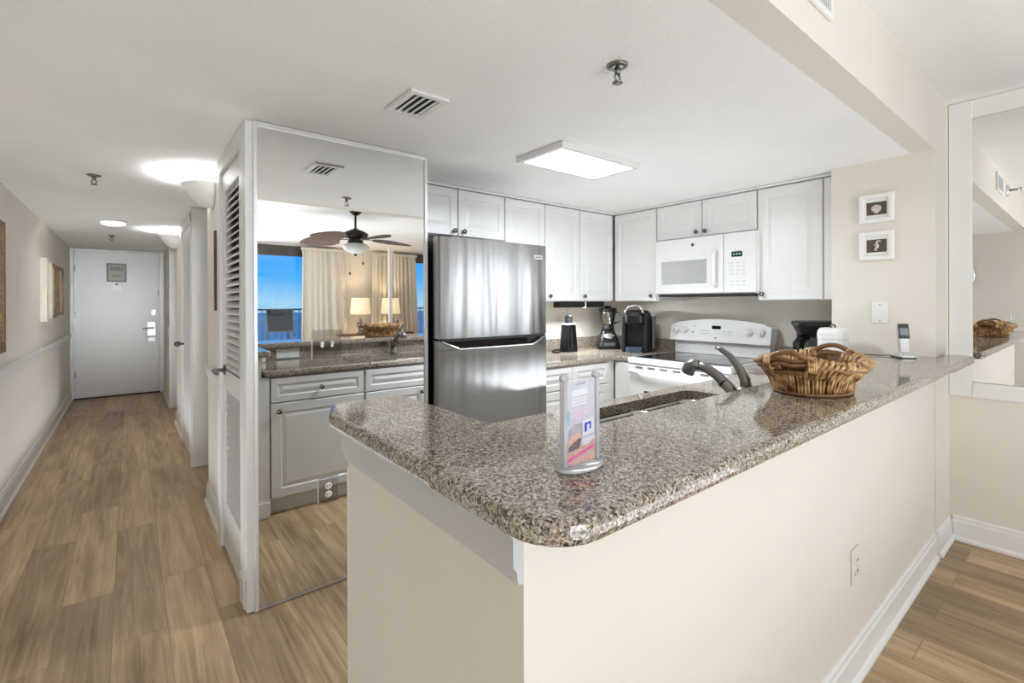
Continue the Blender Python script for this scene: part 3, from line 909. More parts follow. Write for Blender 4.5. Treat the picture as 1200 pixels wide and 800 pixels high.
# soap dispenser reflected at the left end of the mirror
t = thing('soap_dispenser', 'small white soap bottle with chrome pump reflected at the mirror edge', 'soap bottle', (.74, .80, ZK))
MB().lathe([(0, .001), (.03, .001), (.032, .006), (.032, .040), (.026, .052), (.012, .058), (0, .058)], seg=18).build('bottle', PLATE, t)
MB().cyl((0, 0, .058), (0, 0, .077), .010).tube([(0, 0, .077), (0, .005, .084), (0, .04, .082)], [.007, .007, .005]).build('pump', CHROME, t)

# ------------------------------------------------------------------ refrigerator (faces -Y)
RX, RY = 1.285, 2.215
RW, RH = .785, 1.70
t = thing('refrigerator', 'stainless steel top-freezer refrigerator with black sides', 'refrigerator', (RX, RY, 0))
MB().box(.012, RW-.012, .075, .80, .03, RH-.012, .004, 1).box(.03, RW-.03, .06, .2, .002, .05).build('body', BLACKM, t)


def fdoor(z0, z1, name):
    m = MB()
    n = 9
    ring = []
    # slightly bowed front
    front = [(RW*i/n, .008*((2*i/n-1)**2)) for i in range(n+1)]
    front[0] = (0, .020); front.insert(1, (.010, .009)); front[-1] = (RW, .020); front.insert(-1, (RW-.010, .009))
    pts = front+[(RW, .07), (0, .07)]
    m.loops([[(x, y, z) for x, y in pts] for z in (z0, z1)])
    for f in m.b.faces: f.smooth = False
    return m.build(name, STEEL, t)


fd = fdoor(1.148, RH, 'upper_door')
ld = fdoor(.085, 1.085, 'lower_door')
# pocket handle between the doors
h = MB()
h.extr([(.015, .030, 1.147), (RW-.03, .030, 1.147), (RW-.03, .030, 1.135), (RW-.13, .030, 1.086), (.13, .030, 1.086), (.015, .030, 1.135)], (0, .04, 0))
h.build('pocket_handle', BGLASS, t)
MB().extr([(.015, .006, 1.147), (RW-.015, .006, 1.147), (RW-.03, .006, 1.132), (.03, .006, 1.132)], (0, .022, 0)).build('upper_grip', BLACK, fd)
for s in (MB(), ):
    s.extr([(0, .020, 1.086), (.13, .012, 1.086), (.02, .014, 1.137), (0, .020, 1.137)], (0, .05, 0)).build('handle_corner', STEEL, ld)
s = MB()
s.extr([(RW, .020, 1.086), (RW-.13, .012, 1.086), (RW-.02, .014, 1.137), (RW, .020, 1.137)], (0, .05, 0))
s.build('handle_corner', STEEL, ld)
MB().tube([(.018, .004, 1.132), (.125, .002, 1.088), (RW-.125, .002, 1.088), (RW-.018, .004, 1.132)], .005, 8).build('handle_lip', CHROME, ld)
bd = MB().box(RW-.115, RW-.045, .000, .008, 1.612, 1.637, .001, 1).build('badge', ALUR, fd)
MB().box(RW-.107, RW-.053, -.0008, .001, 1.621, 1.628).build('badge_mark', DARKG, bd)
MB().box(.03, .10, .03, .14, RH-.001, RH+.014, .003, 1).build('hinge_cover', BLACK, t)

# ------------------------------------------------------------------ range (faces -X), local x towards -Y
t = thing('kitchen_range', 'white electric range with black glass top and rear control panel', 'range', (3.0, 2.308, 0), FACE_NX)
RWd = .81
b = MB().box(.004, RWd-.004, .03, .68, .06, .878, .004, 1).box(.02, RWd-.02, .08, .66, .002, .06)
b.build('body', APPW, t)
ct = MB().box(0, RWd, -.012, .60, .880, .922, .008, 3).build('cooktop', APPW, t)
MB().box(.035, RWd-.035, .035, .565, .9215, .9255, .001, 1).build('glass_top', BGLASS, ct)
for x, y, r_ in ((.22, .17, .09), (.59, .17, .11), (.22, .42, .11), (.59, .42, .08)):
    MB().tube([(x+r_*math.cos(2*PI*k/28), y+r_*math.sin(2*PI*k/28), .9252) for k in range(28)], .0012, 6, closed=True).build('burner_ring', DARKG, ct)
dr = MB().box(.006, RWd-.006, .0, .03, .24, .868, .006, 2).build('oven_door', APPW, t)
MB().box(.14, RWd-.14, -.003, .002, .40, .68, .004, 1).build('oven_window', BGLASS, dr)
for i in range(7):
    x = .07+i*.105
    MB().box(x, x+.06, -.0025, .002, .853, .857).box(x, x+.06, -.0025, .002, .845, .849).build('vent_slot', BLACKM, dr)
hn = MB().tube([(.03, -.004, .822), (.05, -.042, .826), (.16, -.055, .824), (.405, -.062, .820), (.65, -.055, .824), (.76, -.042, .826), (.78, -.004, .822)], [.014, .017, .018, .018, .018, .017, .014], 12)
hn.build('handle', APPW, dr)
MB().box(.006, RWd-.006, .004, .03, .075, .23, .006, 2).build('storage_drawer', APPW, t)
# back guard: recessed riser and arched control box
MB().box(.02, RWd-.02, .605, .69, .9225, 1.045, .004, 1).build('riser', APPW, t)
pts = []
N = 14
for i in range(N+1):
    x = RWd*i/N; u_ = 2*i/N-1
    pts.append((x, 1.165+.042*(1-u_**2)-(.016 if i in (0, N) else 0)))
rings = []
front = [(x, .552 if z > 1.1 else .54, z) for x, z in pts]
m = MB()
low = 1.03
ring = [(RWd, .548, low), (0, .548, low)]
face_pts = [(x, .558+.035*(z-low)/.17, z) for x, z in pts]
poly = [(0.0, .556, low), (RWd, .556, low)]+[(x, y, z) for x, y, z in face_pts[::-1]]
m.extr(poly, (0, .10, 0))
cp = m.build('control_panel', APPW, t)


def on_panel(x, z): return .556+.035*(z-low)/.17


for x in (.058, .135, .655, .745):
    z = 1.118
    y = on_panel(x, z)
    MB().lathe([(0, 0), (.030, 0), (.030, .004), (.025, .007), (.023, .024), (.019, .028), (0, .028)], seg=20).box(-.006, .006, -.023, .023, .026, .036, .002, 1).rot(PI/2+.2, 'X').move((x, y-.001, z)).build('knob', APPW, cp)
MB().box(.365, .435, on_panel(0, 1.14)-.003, on_panel(0, 1.14)+.004, 1.130, 1.156).build('display', BGLASS, cp)
for x0_ in (.275, .455):
    k = MB()
    for i in range(4):
        for j in range(2): k.box(x0_+i*.02, x0_+.014+i*.02, on_panel(0, 1.09+j*.02)-.0012, on_panel(0, 1.09)+.006, 1.09+j*.02, 1.098+j*.02)
    k.build('touch_pads', nmat('pale_grey_pad', (.62, .62, .63), .4, var=(9, (.6, .6, .61))), cp)
for x, z in ((.215, 1.15), (.205, 1.10), (.40, 1.062)):
    MB().ball((x, on_panel(x, z), z), .006).build('indicator_light', DARKG, cp)

# ------------------------------------------------------------------ microwave (faces -X)
t = thing('microwave_oven', 'white over-the-range microwave hanging between the wall cabinets', 'microwave', (3.33, 2.292, 0), FACE_NX)
MW = .80
z0, z1 = 1.397, 1.836
MB().box(0, MW, .032, .385, z0+.003, z1, .004, 1).build('body', APPW, t)
MB().box(.02, MW-.02, .02, .38, z0-.012, z0+.002).build('underside', BLACKM, t)
dr = MB().panel(.002, .565, z0+.012, z1-.004, .032, .03, .05, False).build('door', APPW, t)
MB().box(.06, .44, -.001, .004, z0+.085, z1-.175, .001, 1).build('window', MWIN, dr)
MB().extr([(.035, .0015, z0+.06), (.465, .0015, z0+.06), (.465, .0015, z1-.15), (.035, .0015, z1-.15)], (0, .001, 0)).build('window_border', APPW, dr)
MB().tube([(.515, .004, z0+.065), (.515, -.03, z0+.075), (.515, -.036, z0+.12), (.515, -.036, z1-.17), (.515, -.03, z1-.13), (.515, .004, z1-.12)], [.013, .015, .015, .015, .015, .013], 12).build('handle', APPW, dr)
MB().lathe([(0, 0), (.012, 0), (.012, .002), (0, .003)], seg=18).rot(PI/2, 'X').move((.33, .001, z1-.06)).build('emblem', DARKG, dr)
cp = MB().box(.570, MW-.002, .002, .032, z0+.012, z1-.004, .006, 2).build('control_panel', APPW, t)
MB().box(.63, .705, -.0005, .003, z1-.175, z1-.138).build('display', BGLASS, cp)
k = MB()
for i in range(3):
    for j in range(7):
        if j == 2: continue
        k.box(.620+i*.042, .642+i*.042, .0008, .003, z0+.06+j*.026, z0+.070+j*.026)
k.build('keypad', nmat('keypad_grey', (.62, .62, .62), .5, var=(9, (.6, .6, .6))), cp)
k = MB()
for i in range(3): k.box(.641+i*.02, .654+i*.02, -.0012, .0006, z1-.164, z1-.149)
k.build('display_digits', nmat('lit_digits', (.1, .3, .3), .5, emis=(.5, .9, .85), estr=.12, var=(9, (.1, .28, .28))), cp)

# ------------------------------------------------------------------ small appliances
t = thing('can_opener', 'tall black electric can opener with a cord near the refrigerator', 'can opener', (2.95, 2.90, ZK))
MB().loops([[(x*s, y*s, z) for x, y in rrect(-.062, .062, -.055, .055, .015)] for z, s in ((.001, 1), (.02, 1.0), (.12, .9), (.225, .80), (.232, .76))]).build('body', BLACK, t)
MB().loops([[(x, y, z) for x, y in rrect(-.026, .026, -.030, .026, .008)] for z in (.233, .30)]).box(-.02, .02, -.028, .022, .299, .312, .004, 1).build('cutting_head', BLACKM, t)
MB().box(-.036, .036, -.05, .04, .2325, .243).build('band', PLATE, t)
MB().box(-.024, -.016, -.0595, -.046, .03, .22, rot=Matrix.Rotation(-.05, 3, 'X')).build('chrome_strip', CHROME, t)
MB().tube([(-.062, .02, .02), (-.10, .0, .01), (-.14, -.03, .007), (-.17, .0, .007), (-.15, .05, .008), (-.10, .05, .02), (-.07, .03, .012)], .007, 8).build('cord', BLACKM, t)
MB().tube([(0, .01, .312), (-.004, .02, .36), (0, -.04, .387)], .0025, 6).build('lever_wire', CHROME, t)

t = thing('blender', 'blender with a black base, clear jar and black lid', 'blender', (3.42, 2.86, ZK), math.radians(-40))
MB().loops([[(x*s, y*s, z) for x, y in rrect(-.10, .10, -.095, .095, .035)] for z, s in ((.001, 1), (.03, 1), (.10, .82), (.145, .62), (.165, .56))]).build('base', BLACK, t)
MB().lathe([(0, 0), (.05, 0), (.052, .004), (.046, .008), (0, .008)], seg=24, sy=.5).rot(PI/2-.28, 'X').move((0, -.072, .118)).build('nameplate', ALU, t)
MB().box(-.05, .05, -.098, -.09, .03, .06, .003, 1).build('buttons', DARKG, t)
MB().lathe([(.055, .166), (.058, .19), (.05, .205), (.052, .215)], seg=24).build('jar_collar', BLACKM, t)
j = MB().lathe([(.050, .207), (.056, .23), (.074, .32), (.078, .345)], seg=24, cap0=False, cap1=False).build('jar', JAR, t)
md = j.modifiers.new('thick', 'SOLIDIFY'); md.thickness = .004
MB().lathe([(0, .346), (.080, .346), (.082, .35), (.080, .368), (.06, .372), (.03, .374), (.028, .392), (0, .393)], seg=24).build('lid', BLACK, t)
MB().tube([(.072, 0, .335), (.112, 0, .325), (.112, 0, .25), (.06, 0, .232)], .008, 8).build('jar_handle', JAR, t)

t = thing('pod_coffee_maker', 'black pod coffee maker with a silver loop handle beside the blender', 'coffee maker', (3.42, 2.545, ZK), math.radians(-62))
m = MB()
prof = [(.001, 1, 0), (.02, 1.0, 0), (.20, 1.0, 0), (.29, .97, 0), (.33, .88, .0), (.35, .7, .01), (.355, .5, .015)]
m.loops([[(x*s, y*s+o, z) for x, y in rrect(-.125, .125, -.02, .16, .05)] for z, s, o in prof], sm=False)
m.build('body', BLACK, t)
MB().loops([[(x*s, y*s-.0, z) for x, y in rrect(-.085, .085, -.15, .02, .05)] for z, s in ((.235, .9), (.25, 1), (.31, 1), (.335, .93), (.345, .7))]).build('brew_head', BLACK, t)
MB().box(-.105, -.075, -.12, .0, .001, .30, .01).box(.075, .105, -.12, .0, .001, .30, .01).build('side_pillar', BLACKM, t)
MB().loops([[(x, y, z) for x, y in rrect(-.07, .07, -.15, -.0, .03)] for z in (.001, .045)]).build('drip_tray', nmat('slate_blue_tray', (.05, .07, .11), .3, var=(9, (.06, .08, .12))), t)
MB().tube([(-.07, -.09, .30), (-.07, -.13, .35), (-.05, -.11, .385), (0, -.09, .395), (.05, -.11, .385), (.07, -.13, .35), (.07, -.09, .30)], .008, 8).build('handle', ALU, t)
MB().box(.126, .15, .0, .13, .02, .30, .01).build('water_tank', DARKG, t)

t = thing('drip_coffee_maker', 'black drip coffee maker with a glass carafe right of the range', 'coffee maker', (3.43, 1.165, ZK), math.radians(-60))
MB().loops([[(x, y, z) for x, y in rrect(-.095, .095, -.12, .12, .03)] for z in (.001, .035)]).box(-.09, .09, .04, .118, .035, .24, .01).build('base', BLACK, t)
MB().loops([[(x*s, y*s, z) for x, y in rrect(-.125, .125, -.13, .13, .05)] for z, s in ((.212, .74), (.225, .80), (.262, .94), (.272, 1.0), (.29, 1.0), (.297, .95))]).build('brew_head', BLACK, t)
cf = MB().lathe([(.05, .037), (.074, .048), (.082, .095), (.070, .155), (.056, .185), (.056, .197)], 0, -.045, seg=24, cap0=True, cap1=False).build('carafe', nmat('smoky_carafe_glass', (.10, .10, .10), .04, trans=.6, var=(9, (.09, .09, .09))), t)
MB().lathe([(0, .198), (.058, .198), (.054, .206), (0, .207)], 0, -.045, seg=20).build('carafe_lid', BLACK, cf)
MB().tube([(-.05, -.06, .19), (-.115, -.085, .188), (-.135, -.09, .16), (-.13, -.09, .08)], [.010, .011, .011, .008], 10).build('carafe_handle', BLACK, cf)
MB().lathe([(.0815, .086), (.0835, .09), (.083, .104), (.080, .110)], 0, -.045, seg=24, cap0=False, cap1=False).build('carafe_band', CHROME, cf)

t = thing('storage_canister', 'white plastic canister with a lid handle in front of the coffee maker', 'canister', (3.12, .972, ZK))
MB().loops([[(x*s, y*s, z) for x, y in rrect(-.066, .066, -.066, .066, .032)] for z, s in ((.001, .93), (.01, 1), (.20, 1), (.21, .98))]).build('body', CANW, t)
MB().loops([[(x*s, y*s, z) for x, y in rrect(-.068, .068, -.068, .068, .033)] for z, s in ((.211, 1), (.245, 1), (.262, .93), (.272, .8))]).build('lid', PLATE, t)
MB().tube([(-.03, 0, .270), (-.028, 0, .286), (0, 0, .292), (.028, 0, .286), (.03, 0, .270)], .005, 8).build('lid_handle', NICKEL, t)

# ------------------------------------------------------------------ wicker basket on the bar
BX, BY, BZ = 1.735, .60, 1.0505
t = thing('wicker_basket', 'oval wicker basket with two bent cane handles on the granite bar', 'basket', (BX, BY, BZ))


def rim(a, rr=1.0, z=None, dr=0):
    e_ = abs(math.cos(a))
    return Vector(((.186*rr+dr)*math.cos(a), (.146*rr+dr)*math.sin(a), (.094+.020*e_**3) if z is None else z))


def wall_pt(a, s):
    """s 0 base .. 1 rim"""
    rr = .70+.13*s**.7+.17*s**2.2
    R_ = rim(a)
    return Vector((.186*rr*math.cos(a), .146*rr*math.sin(a), .004+(R_.z-.004)*s))


NB = 76
inner = MB()
inner.loops([[wall_pt(2*PI*k/NB, s)*.965+Vector((0, 0, .002)) for k in range(NB)] for s in (0, .25, .5, .75, .93)], True, False, True)
o = inner.build('lining', WICKD, t)
md = o.modifiers.new('thick', 'SOLIDIFY'); md.thickness = .003
st = MB()
for k in range(NB):
    a = 2*PI*(k+.3*random.random())/NB
    sk = random.uniform(-.05, .05)
    rad = random.uniform(.0034, .0054)
    st.tube([wall_pt(a+sk*(s-.3), s)*(1+.012*random.random()) for s in (0.02, .2, .42, .62)], rad, 6)
st.build('stakes', WICK, t)
bd = MB()
for s, rr in ((.60, .0055), (.66, .0055), (.02, .006)):
    bd.tube([wall_pt(2*PI*k/60, s)*1.01 for k in range(60)], rr, 6, closed=True)
bd.build('weave_band', WICKL, t)
rmm = MB()
for dz, dr in ((0, 0), (-.012, .004), (-.006, -.009)):
    rmm.tube([rim(2*PI*k/64, 1, None, dr)+Vector((0, 0, dz+.003*math.sin(k*1.3))) for k in range(64)], .0058, 8, closed=True)
rmm.build('rim', WICKL, t)
WR = [MB(), MB()]
# wrapping bundles leaning over the rim, the flared upper wall
for k in range(62):
    a = 2*PI*k/62+random.uniform(-.02, .02)
    if min(abs((a+PI) % (2*PI)-PI), abs(a-PI)) < .36: 
        continue
    ln = .13
    p = [wall_pt(a-ln*1.1, .50)*1.03, wall_pt(a-ln*.5, .76)*1.06, rim(a, 1, None, .013), rim(a+.05, 1, None, .002)+Vector((0, 0, .011)), rim(a+.08, 1, None, -.014)+Vector((0, 0, -.002)), wall_pt(a+.12, .72)*.945]
    WR[0 if a < PI else 1].tube(p, random.uniform(.0050, .0074), 6)
for q in WR: q.build('wrapping', WICK, t)
for sgn in (0, PI):
    hm = MB()
    hp_ = []
    for i in range(13):
        u_ = -1+2*i/12
        a = sgn+u_*.42
        q = rim(a, 1, None, .004)
        q.z += .028*(1-u_*u_)**.8 - .004
        hp_.append(q)
    hm.tube(hp_, [.0085]*13, 10)
    hh = hm.build('handle', WICKL, t)
    for e_ in (-1, 1):
        wm = MB()
        for j in range(4):
            a = sgn+e_*(.36+.035*j)
            c = rim(a)
            rad_ = Vector((math.cos(a), math.sin(a), 0))
            wm.tube([c+rad_*.016*math.cos(th)+Vector((0, 0, .022*math.sin(th)-.006)) for th in [2*PI*i/10 for i in range(10)]], .0042, 6, closed=True)
        wm.build('binding', WICK, hh)

# ------------------------------------------------------------------ acrylic sign stand on the bar
t = thing('sign_holder', 'clear acrylic sign stand with a colourful flyer on the granite bar', 'sign', (.617, .579, 1.0505))
MB().lathe([(0, .0), (.048, 0), (.052, .002), (.052, .005), (.047, .008), (0, .008)], seg=32, sy=.55).build('base', CLEARP, t)
fr = MB()
for s in (-1, 1):
    fr.box(s*.041-.004, s*.041+.004, -.006, .006, .0085, .158, .001, 1)
    fr.lathe([(0, -.005), (.006, -.004), (.007, 0), (.006, .004), (0, .005)], seg=12).rot
fr.build('side_rail', CLEARP, t)
for s in (-1, 1):
    MB().lathe([(0, -.006), (.005, -.006), (.006, -.004), (.006, .004), (.005, .006), (0, .006)], seg=14).rot(PI/2, 'X').move((s*.041, 0, .160)).build('screw_cap', CLEARP, t)
# flyer sheet with its printed areas
PR = [nmat('flyer_pale', (.50, .51, .58), .5, var=(60, (.55, .56, .62))), nmat('flyer_white', (.70, .70, .73), .5, var=(60, (.68, .68, .71))),
      nmat('flyer_pink', (.80, .10, .33), .5, var=(150, (.86, .22, .42))), nmat('flyer_salmon', (.62, .33, .26), .5, var=(120, (.75, .50, .42))),
      nmat('flyer_dark', (.10, .075, .075), .5, var=(200, (.24, .19, .20))), nmat('flyer_blue', (.03, .05, .55), .5, var=(60, (.04, .06, .6))),
      nmat('flyer_lilac', (.62, .42, .62), .5, var=(150, (.74, .58, .74))), nmat('flyer_teal', (.18, .42, .55), .5, var=(100, (.32, .52, .60))),
      nmat('flyer_grey', (.35, .33, .38), .5, var=(90, (.46, .44, .49)))]
fy_ = MB().box(-.0368, .0368, -.0012, .0012, .009, .155)
pr_sheet = fy_.build('flyer', PR[0], t)
pm = MB()


def patch(i, pts, lay=1):
    pm.mi = i
    yy = -.0013-.00025*lay
    pm.extr([(x, yy, z) for x, z in pts], (0, .0002, 0))


patch(1, [(-.022, .126), (.018, .129), (.018, .140), (-.022, .137)])
for i in range(3): patch(1, [(-.022, .120-.005*i), (.016, .122-.005*i), (.016, .1245-.005*i), (-.022, .1225-.005*i)])
patch(8, [(-.010, .1455), (.012, .147), (.012, .1505), (-.010, .149)])
patch(6, [(-.024, .098), (.020, .101), (.020, .1045), (-.024, .1015)])
patch(6, [(-.024, .090), (.022, .094), (.022, .098), (-.024, .095)])
patch(6, [(-.020, .083), (.018, .087), (.018, .090), (-.020, .0865)])
patch(7, [(-.0365, .078), (-.027, .080), (-.027, .102), (-.0365, .104)])
patch(8, [(-.030, .052), (.004, .055), (.004, .079), (-.016, .078), (-.030, .070)])
patch(3, [(-.035, .042), (-.030, .040), (-.002, .054), (.001, .059), (-.006, .063), (-.020, .060), (-.033, .050)], 2)
patch(4, [(-.033, .032), (-.004, .036), (.002, .053), (-.008, .052), (-.030, .041)], 3)
patch(1, [(.003, .037), (.0365, .041), (.0365, .052), (.003, .050)], 2)
patch(3, [(-.036, .020), (.034, .037), (.034, .047), (.018, .039), (.0, .038), (-.020, .030), (-.036, .029)], 4)
patch(2, [(-.0365, .014), (.0355, .032), (.0355, .036), (-.0365, .020)], 5)
patch(3, [(-.0365, .0095), (.0355, .0095), (.0355, .028), (-.0365, .0125)], 2)
patch(1, [(.004, .054), (.034, .058), (.034, .086), (.004, .082)], 3)
patch(5, [(.009, .061), (.015, .062), (.015, .074), (.022, .075), (.022, .065), (.026, .0655), (.026, .079), (.009, .077)], 4)
pm.build('flyer_print', PR, pr_sheet)

# ------------------------------------------------------------------ cordless phone
t = thing('cordless_phone', 'silver and black cordless phone standing in its charging cradle on the bar', 'phone', (3.12, .655, 1.0505), math.radians(-52))
MB().loops([[(x*s, y*s, z) for x, y in rrect(-.038, .038, -.045, .045, .012)] for z, s in ((.0, 1), (.012, 1), (.022, .9), (.026, .75))]).build('cradle', PHSIL, t)
MB().loops([[(x, y, z) for x, y in rrect(-.039, .039, -.046, .046, .012)] for z in (-.0002, .006)]).build('cradle_foot', BLACK, t)
hs = MB().box(-.024, .024, -.012, .012, .0, .155, .008, 3).rot(math.radians(-9), 'X').move((0, -.004, .022)).build('handset', PHSIL, t)
MB().box(-.0245, .0245, -.0155, -.010, .075, .152, .004, 2).rot(math.radians(-9), 'X').move((0, -.004, .022)).build('face', BLACK, hs)
MB().box(-.019, .019, -.0165, -.0150, .092, .130, .001, 1).rot(math.radians(-9), 'X').move((0, -.004, .022)).build('screen', SCREEN, hs)
k = MB()
for i in range(3):
    for j in range(4): k.box(-.018+i*.013, -.008+i*.013, -.0140, -.0118, .012+j*.015, .021+j*.015)
k.rot(math.radians(-9), 'X').move((0, -.004, .022)).build('keypad', nmat('pale_keys', (.75, .74, .72), .4, var=(9, (.72, .71, .69))), hs)
MB().tube([(-.03, .04, .006), (-.09, .075, .004), (-.15, .11, .003), (-.2, .10, .003)], .0022, 6).build('cord', DARKG, t)

# ------------------------------------------------------------------ shell pictures on the column wall (face -X)


def shell_pic(label, z, kind):
    t = thing('shell_picture', label, 'picture', (3.2985, .811, z), FACE_NX, 'framed shell pictures on the column wall')
    w, h_ = .160, .160
    m = MB()

    def ring(i, y): return [(-w/2+i, y, -h_/2+i), (w/2-i, y, -h_/2+i), (w/2-i, y, h_/2-i), (-w/2+i, y, h_/2-i)]
    m.loops([ring(0, 0), ring(0, -.022), ring(.004, -.026), ring(.020, -.026), ring(.026, -.018), ring(.026, -.006)], True, True)
    m.build('frame', PLATE, t)
    MB().box(-.054, .054, -.0085, -.0061, -.054, .054).build('mat_board', PLATE, t)
    p = MB().box(-.046, .046, -.0100, -.0086, -.036, .036).build('ground', PICBR, t)
    s = MB()
    if kind == 'shell':
        s.loops([[(.024*sc*math.cos(a)*(1+.04*math.cos(7*a)), y, .021*sc*math.sin(a)*(1+.04*math.cos(7*a))) for a in [2*PI*k/28 for k in range(28)]] for y, sc in ((-.0101, 1), (-.013, .85), (-.0145, .4))])
        s.box(-.010, .010, -.0125, -.0101, -.027, -.018, .001, 1)
    else:
        body = [(.004, .024), (.0, .015), (.003, .004), (.004, -.006), (-.002, -.015), (-.008, -.022), (-.002, -.027), (.004, -.023)]
        s.tube([(x, -.012, z_) for x, z_ in body], [.006, .006, .009, .009, .006, .004, .003, .0015], 8)
        s.tube([(.004, -.012, .024), (.012, -.012, .026), (.022, -.012, .023)], [.007, .005, .002], 8)
        s.tube([(-.007, -.012, .006), (-.013, -.012, .0)], [.004, .001], 6)
    s.build('scallop' if kind == 'shell' else 'seahorse', SHELLM, p)


shell_pic('small white framed picture of a round shell, the upper one on the column wall', 1.866, 'shell')
shell_pic('small white framed picture of a seahorse, the lower one on the column wall', 1.655, 'horse')
plate('switch_plate', 'blank white wall plate above the cordless phone', 'switch', (3.2995, .798, 1.279), FACE_NX, .075, .118, PLATE, 'blank', 1)
plate('bar_outlet', 'cream outlet plate on the front of the bar wall', 'outlet', (2.02, .5655, .40), 0, .080, .125, nmat('cream_plate', (.76, .72, .65), .4, var=(6, (.74, .70, .63))), 'outlet', 1, nmat('cream_plate', (0, 0, 0)))

# ------------------------------------------------------------------ ceiling fittings
t = thing('ceiling_light_panel', 'lit rectangular light panel on the kitchen ceiling', 'ceiling light', (1.975, 1.85, ZC))
MB().loops([[(x, y, z) for x, y in ((1.975-a, 1.85-b_), (1.975+a, 1.85-b_), (1.975+a, 1.85+b_), (1.975-a, 1.85+b_))] for z, a, b_ in ((ZC-.001, .312, .178), (ZC-.026, .312, .178), (ZC-.030, .308, .174), (ZC-.030, .285, .150))], True, False).build('frame', APPW, t, True)
MB().box(1.692, 2.258, 1.702, 1.998, ZC-.030, ZC-.020).build('diffuser', LEDP, t, True)


def vent(name, label, cx, cy, w, l):
    t = thing(name, label, 'vent', (cx, cy, ZC))
    m = MB()
    x0, x1, y0, y1 = -w/2, w/2, -l/2, l/2
    bw = .028
    for q in ((x0, x1, y0, y0+bw), (x0, x1, y1-bw, y1), (x0, x0+bw, y0+bw, y1-bw), (x1-bw, x1, y0+bw, y1-bw)): m.box(*q, -.012, -.0005, .003, 1)
    m.build('frame', VENTW, t)
    MB().box(x0+bw, x1-bw, y0+bw, y1-bw, -.003, -.0006).build('backing', VENTD, t)
    s = MB()
    n = 4
    for i in range(n):
        xx = x0+bw+(i+.5)*(w-2*bw)/n
        s.box(xx-.010, xx+.010, y0+bw+.004, y1-bw-.004, -.0135, -.0115, rot=Matrix.Rotation(math.radians(-24), 3, 'Y'))
    s.build('blades', VENTW, t)
    return t


vent('ceiling_vent', 'square white air vent on the ceiling in front of the closet mirror', .90, 1.727, .165, .235)

# vent on the beam face
t = thing('beam_vent', 'white slotted air vent on the cream drop face above the bar', 'vent', (1.6, .56, 2.25))
m = MB()
for q in ((1.42, 1.775, 2.245, 2.265), (1.42, 1.775, 2.375, 2.395), (1.42, 1.44, 2.265, 2.375), (1.752, 1.775, 2.265, 2.375)): m.box(q[0], q[1], .548, .5595, q[2], q[3], .002, 1)
m.build('frame', VENTW, t, True)
MB().box(1.44, 1.752, .556, .5592, 2.265, 2.375).build('backing', VENTD, t, True)
s = MB()
for i in range(18): s.box(1.446+i*.0172, 1.452+i*.0172, .550, .556, 2.266, 2.374)
s.build('blades', VENTW, t, True)


def sprinkler(label, x, y, z, sc=1.0):
    t = thing('ceiling_sprinkler', label, 'sprinkler', (x, y, z))
    MB().lathe([(0, -.0005), (.036*sc, -.0005), (.034*sc, -.006*sc), (.02*sc, -.012*sc), (0, -.013*sc)], seg=20).build('escutcheon', NICKEL, t)
    MB().cyl((0, 0, -.012*sc), (0, 0, -.03*sc), .010*sc).tube([(-.006*sc, 0, -.03*sc), (-.014*sc, 0, -.042*sc), (-.003*sc, 0, -.058*sc)], .0035*sc, 8).tube([(.006*sc, 0, -.03*sc), (.014*sc, 0, -.042*sc), (.003*sc, 0, -.058*sc)], .0035*sc, 8).build('frame_arms', NICKEL, t)
    MB().lathe([(0, -.058*sc), (.017*sc, -.058*sc), (.018*sc, -.061*sc), (0, -.062*sc)], seg=12).build('deflector', NICKEL, t)
    return t


sprinkler('metal sprinkler head on the kitchen ceiling near the light panel', 1.285, 1.03, ZC, 1.0)
sprinkler('small sprinkler head on the near hall ceiling', -.169, 3.91, ZC, 1.0)
sprinkler('small sprinkler head on the hall ceiling close to the entry door', -.16, 7.2, ZC, 1.0)
t = thing('wall_sprinkler', 'chrome side wall sprinkler on the cream drop face seen in the right mirror', 'sprinkler', (1.09, .56, 2.335))
MB().lathe([(0, .0005), (.055, .0005), (.05, .012), (.018, .02), (0, .021)], seg=20).rot(PI/2, 'X').build('escutcheon', ALU, t)
MB().cyl((0, -.02, 0), (0, -.07, 0), .010).tube([(0, -.07, .012), (0, -.09, .012)], .004, 6).box(-.02, .02, -.092, -.088, -.015, .015).build('head', NICKEL, t)

t = thing('hall_ceiling_lamp', 'small lit flush lamp on the hall ceiling', 'ceiling light', (-.12, 5.95, ZC))
MB().lathe([(0, -.0005), (.11, -.0005), (.11, -.012), (.10, -.016), (0, -.016)], seg=24).build('rim', WHITEP, t)
MB().lathe([(0, -.0165), (.095, -.0165), (.085, -.035), (.05, -.045), (0, -.048)], seg=24).build('diffuser', BULB, t)

for i, q in enumerate(ADDED_LAMPS):  # fixtures made up for the added living-room lamps
    t = thing('added_ceiling_lamp', ['added flush glass ceiling lamp out of view, nearer the bar', 'added flush glass ceiling lamp out of view, nearer the windows'][i], 'ceiling light', (q[0], q[1], ZL))
    MB().lathe([(0, -.0005), (.17, -.0005), (.17, -.02), (.16, -.03), (0, -.03)], seg=28).build('rim', ALU, t)
    MB().lathe([(0, -.0305), (.155, -.0305), (.15, -.045), (0, -.05)], seg=28).build('diffuser', BULB, t)

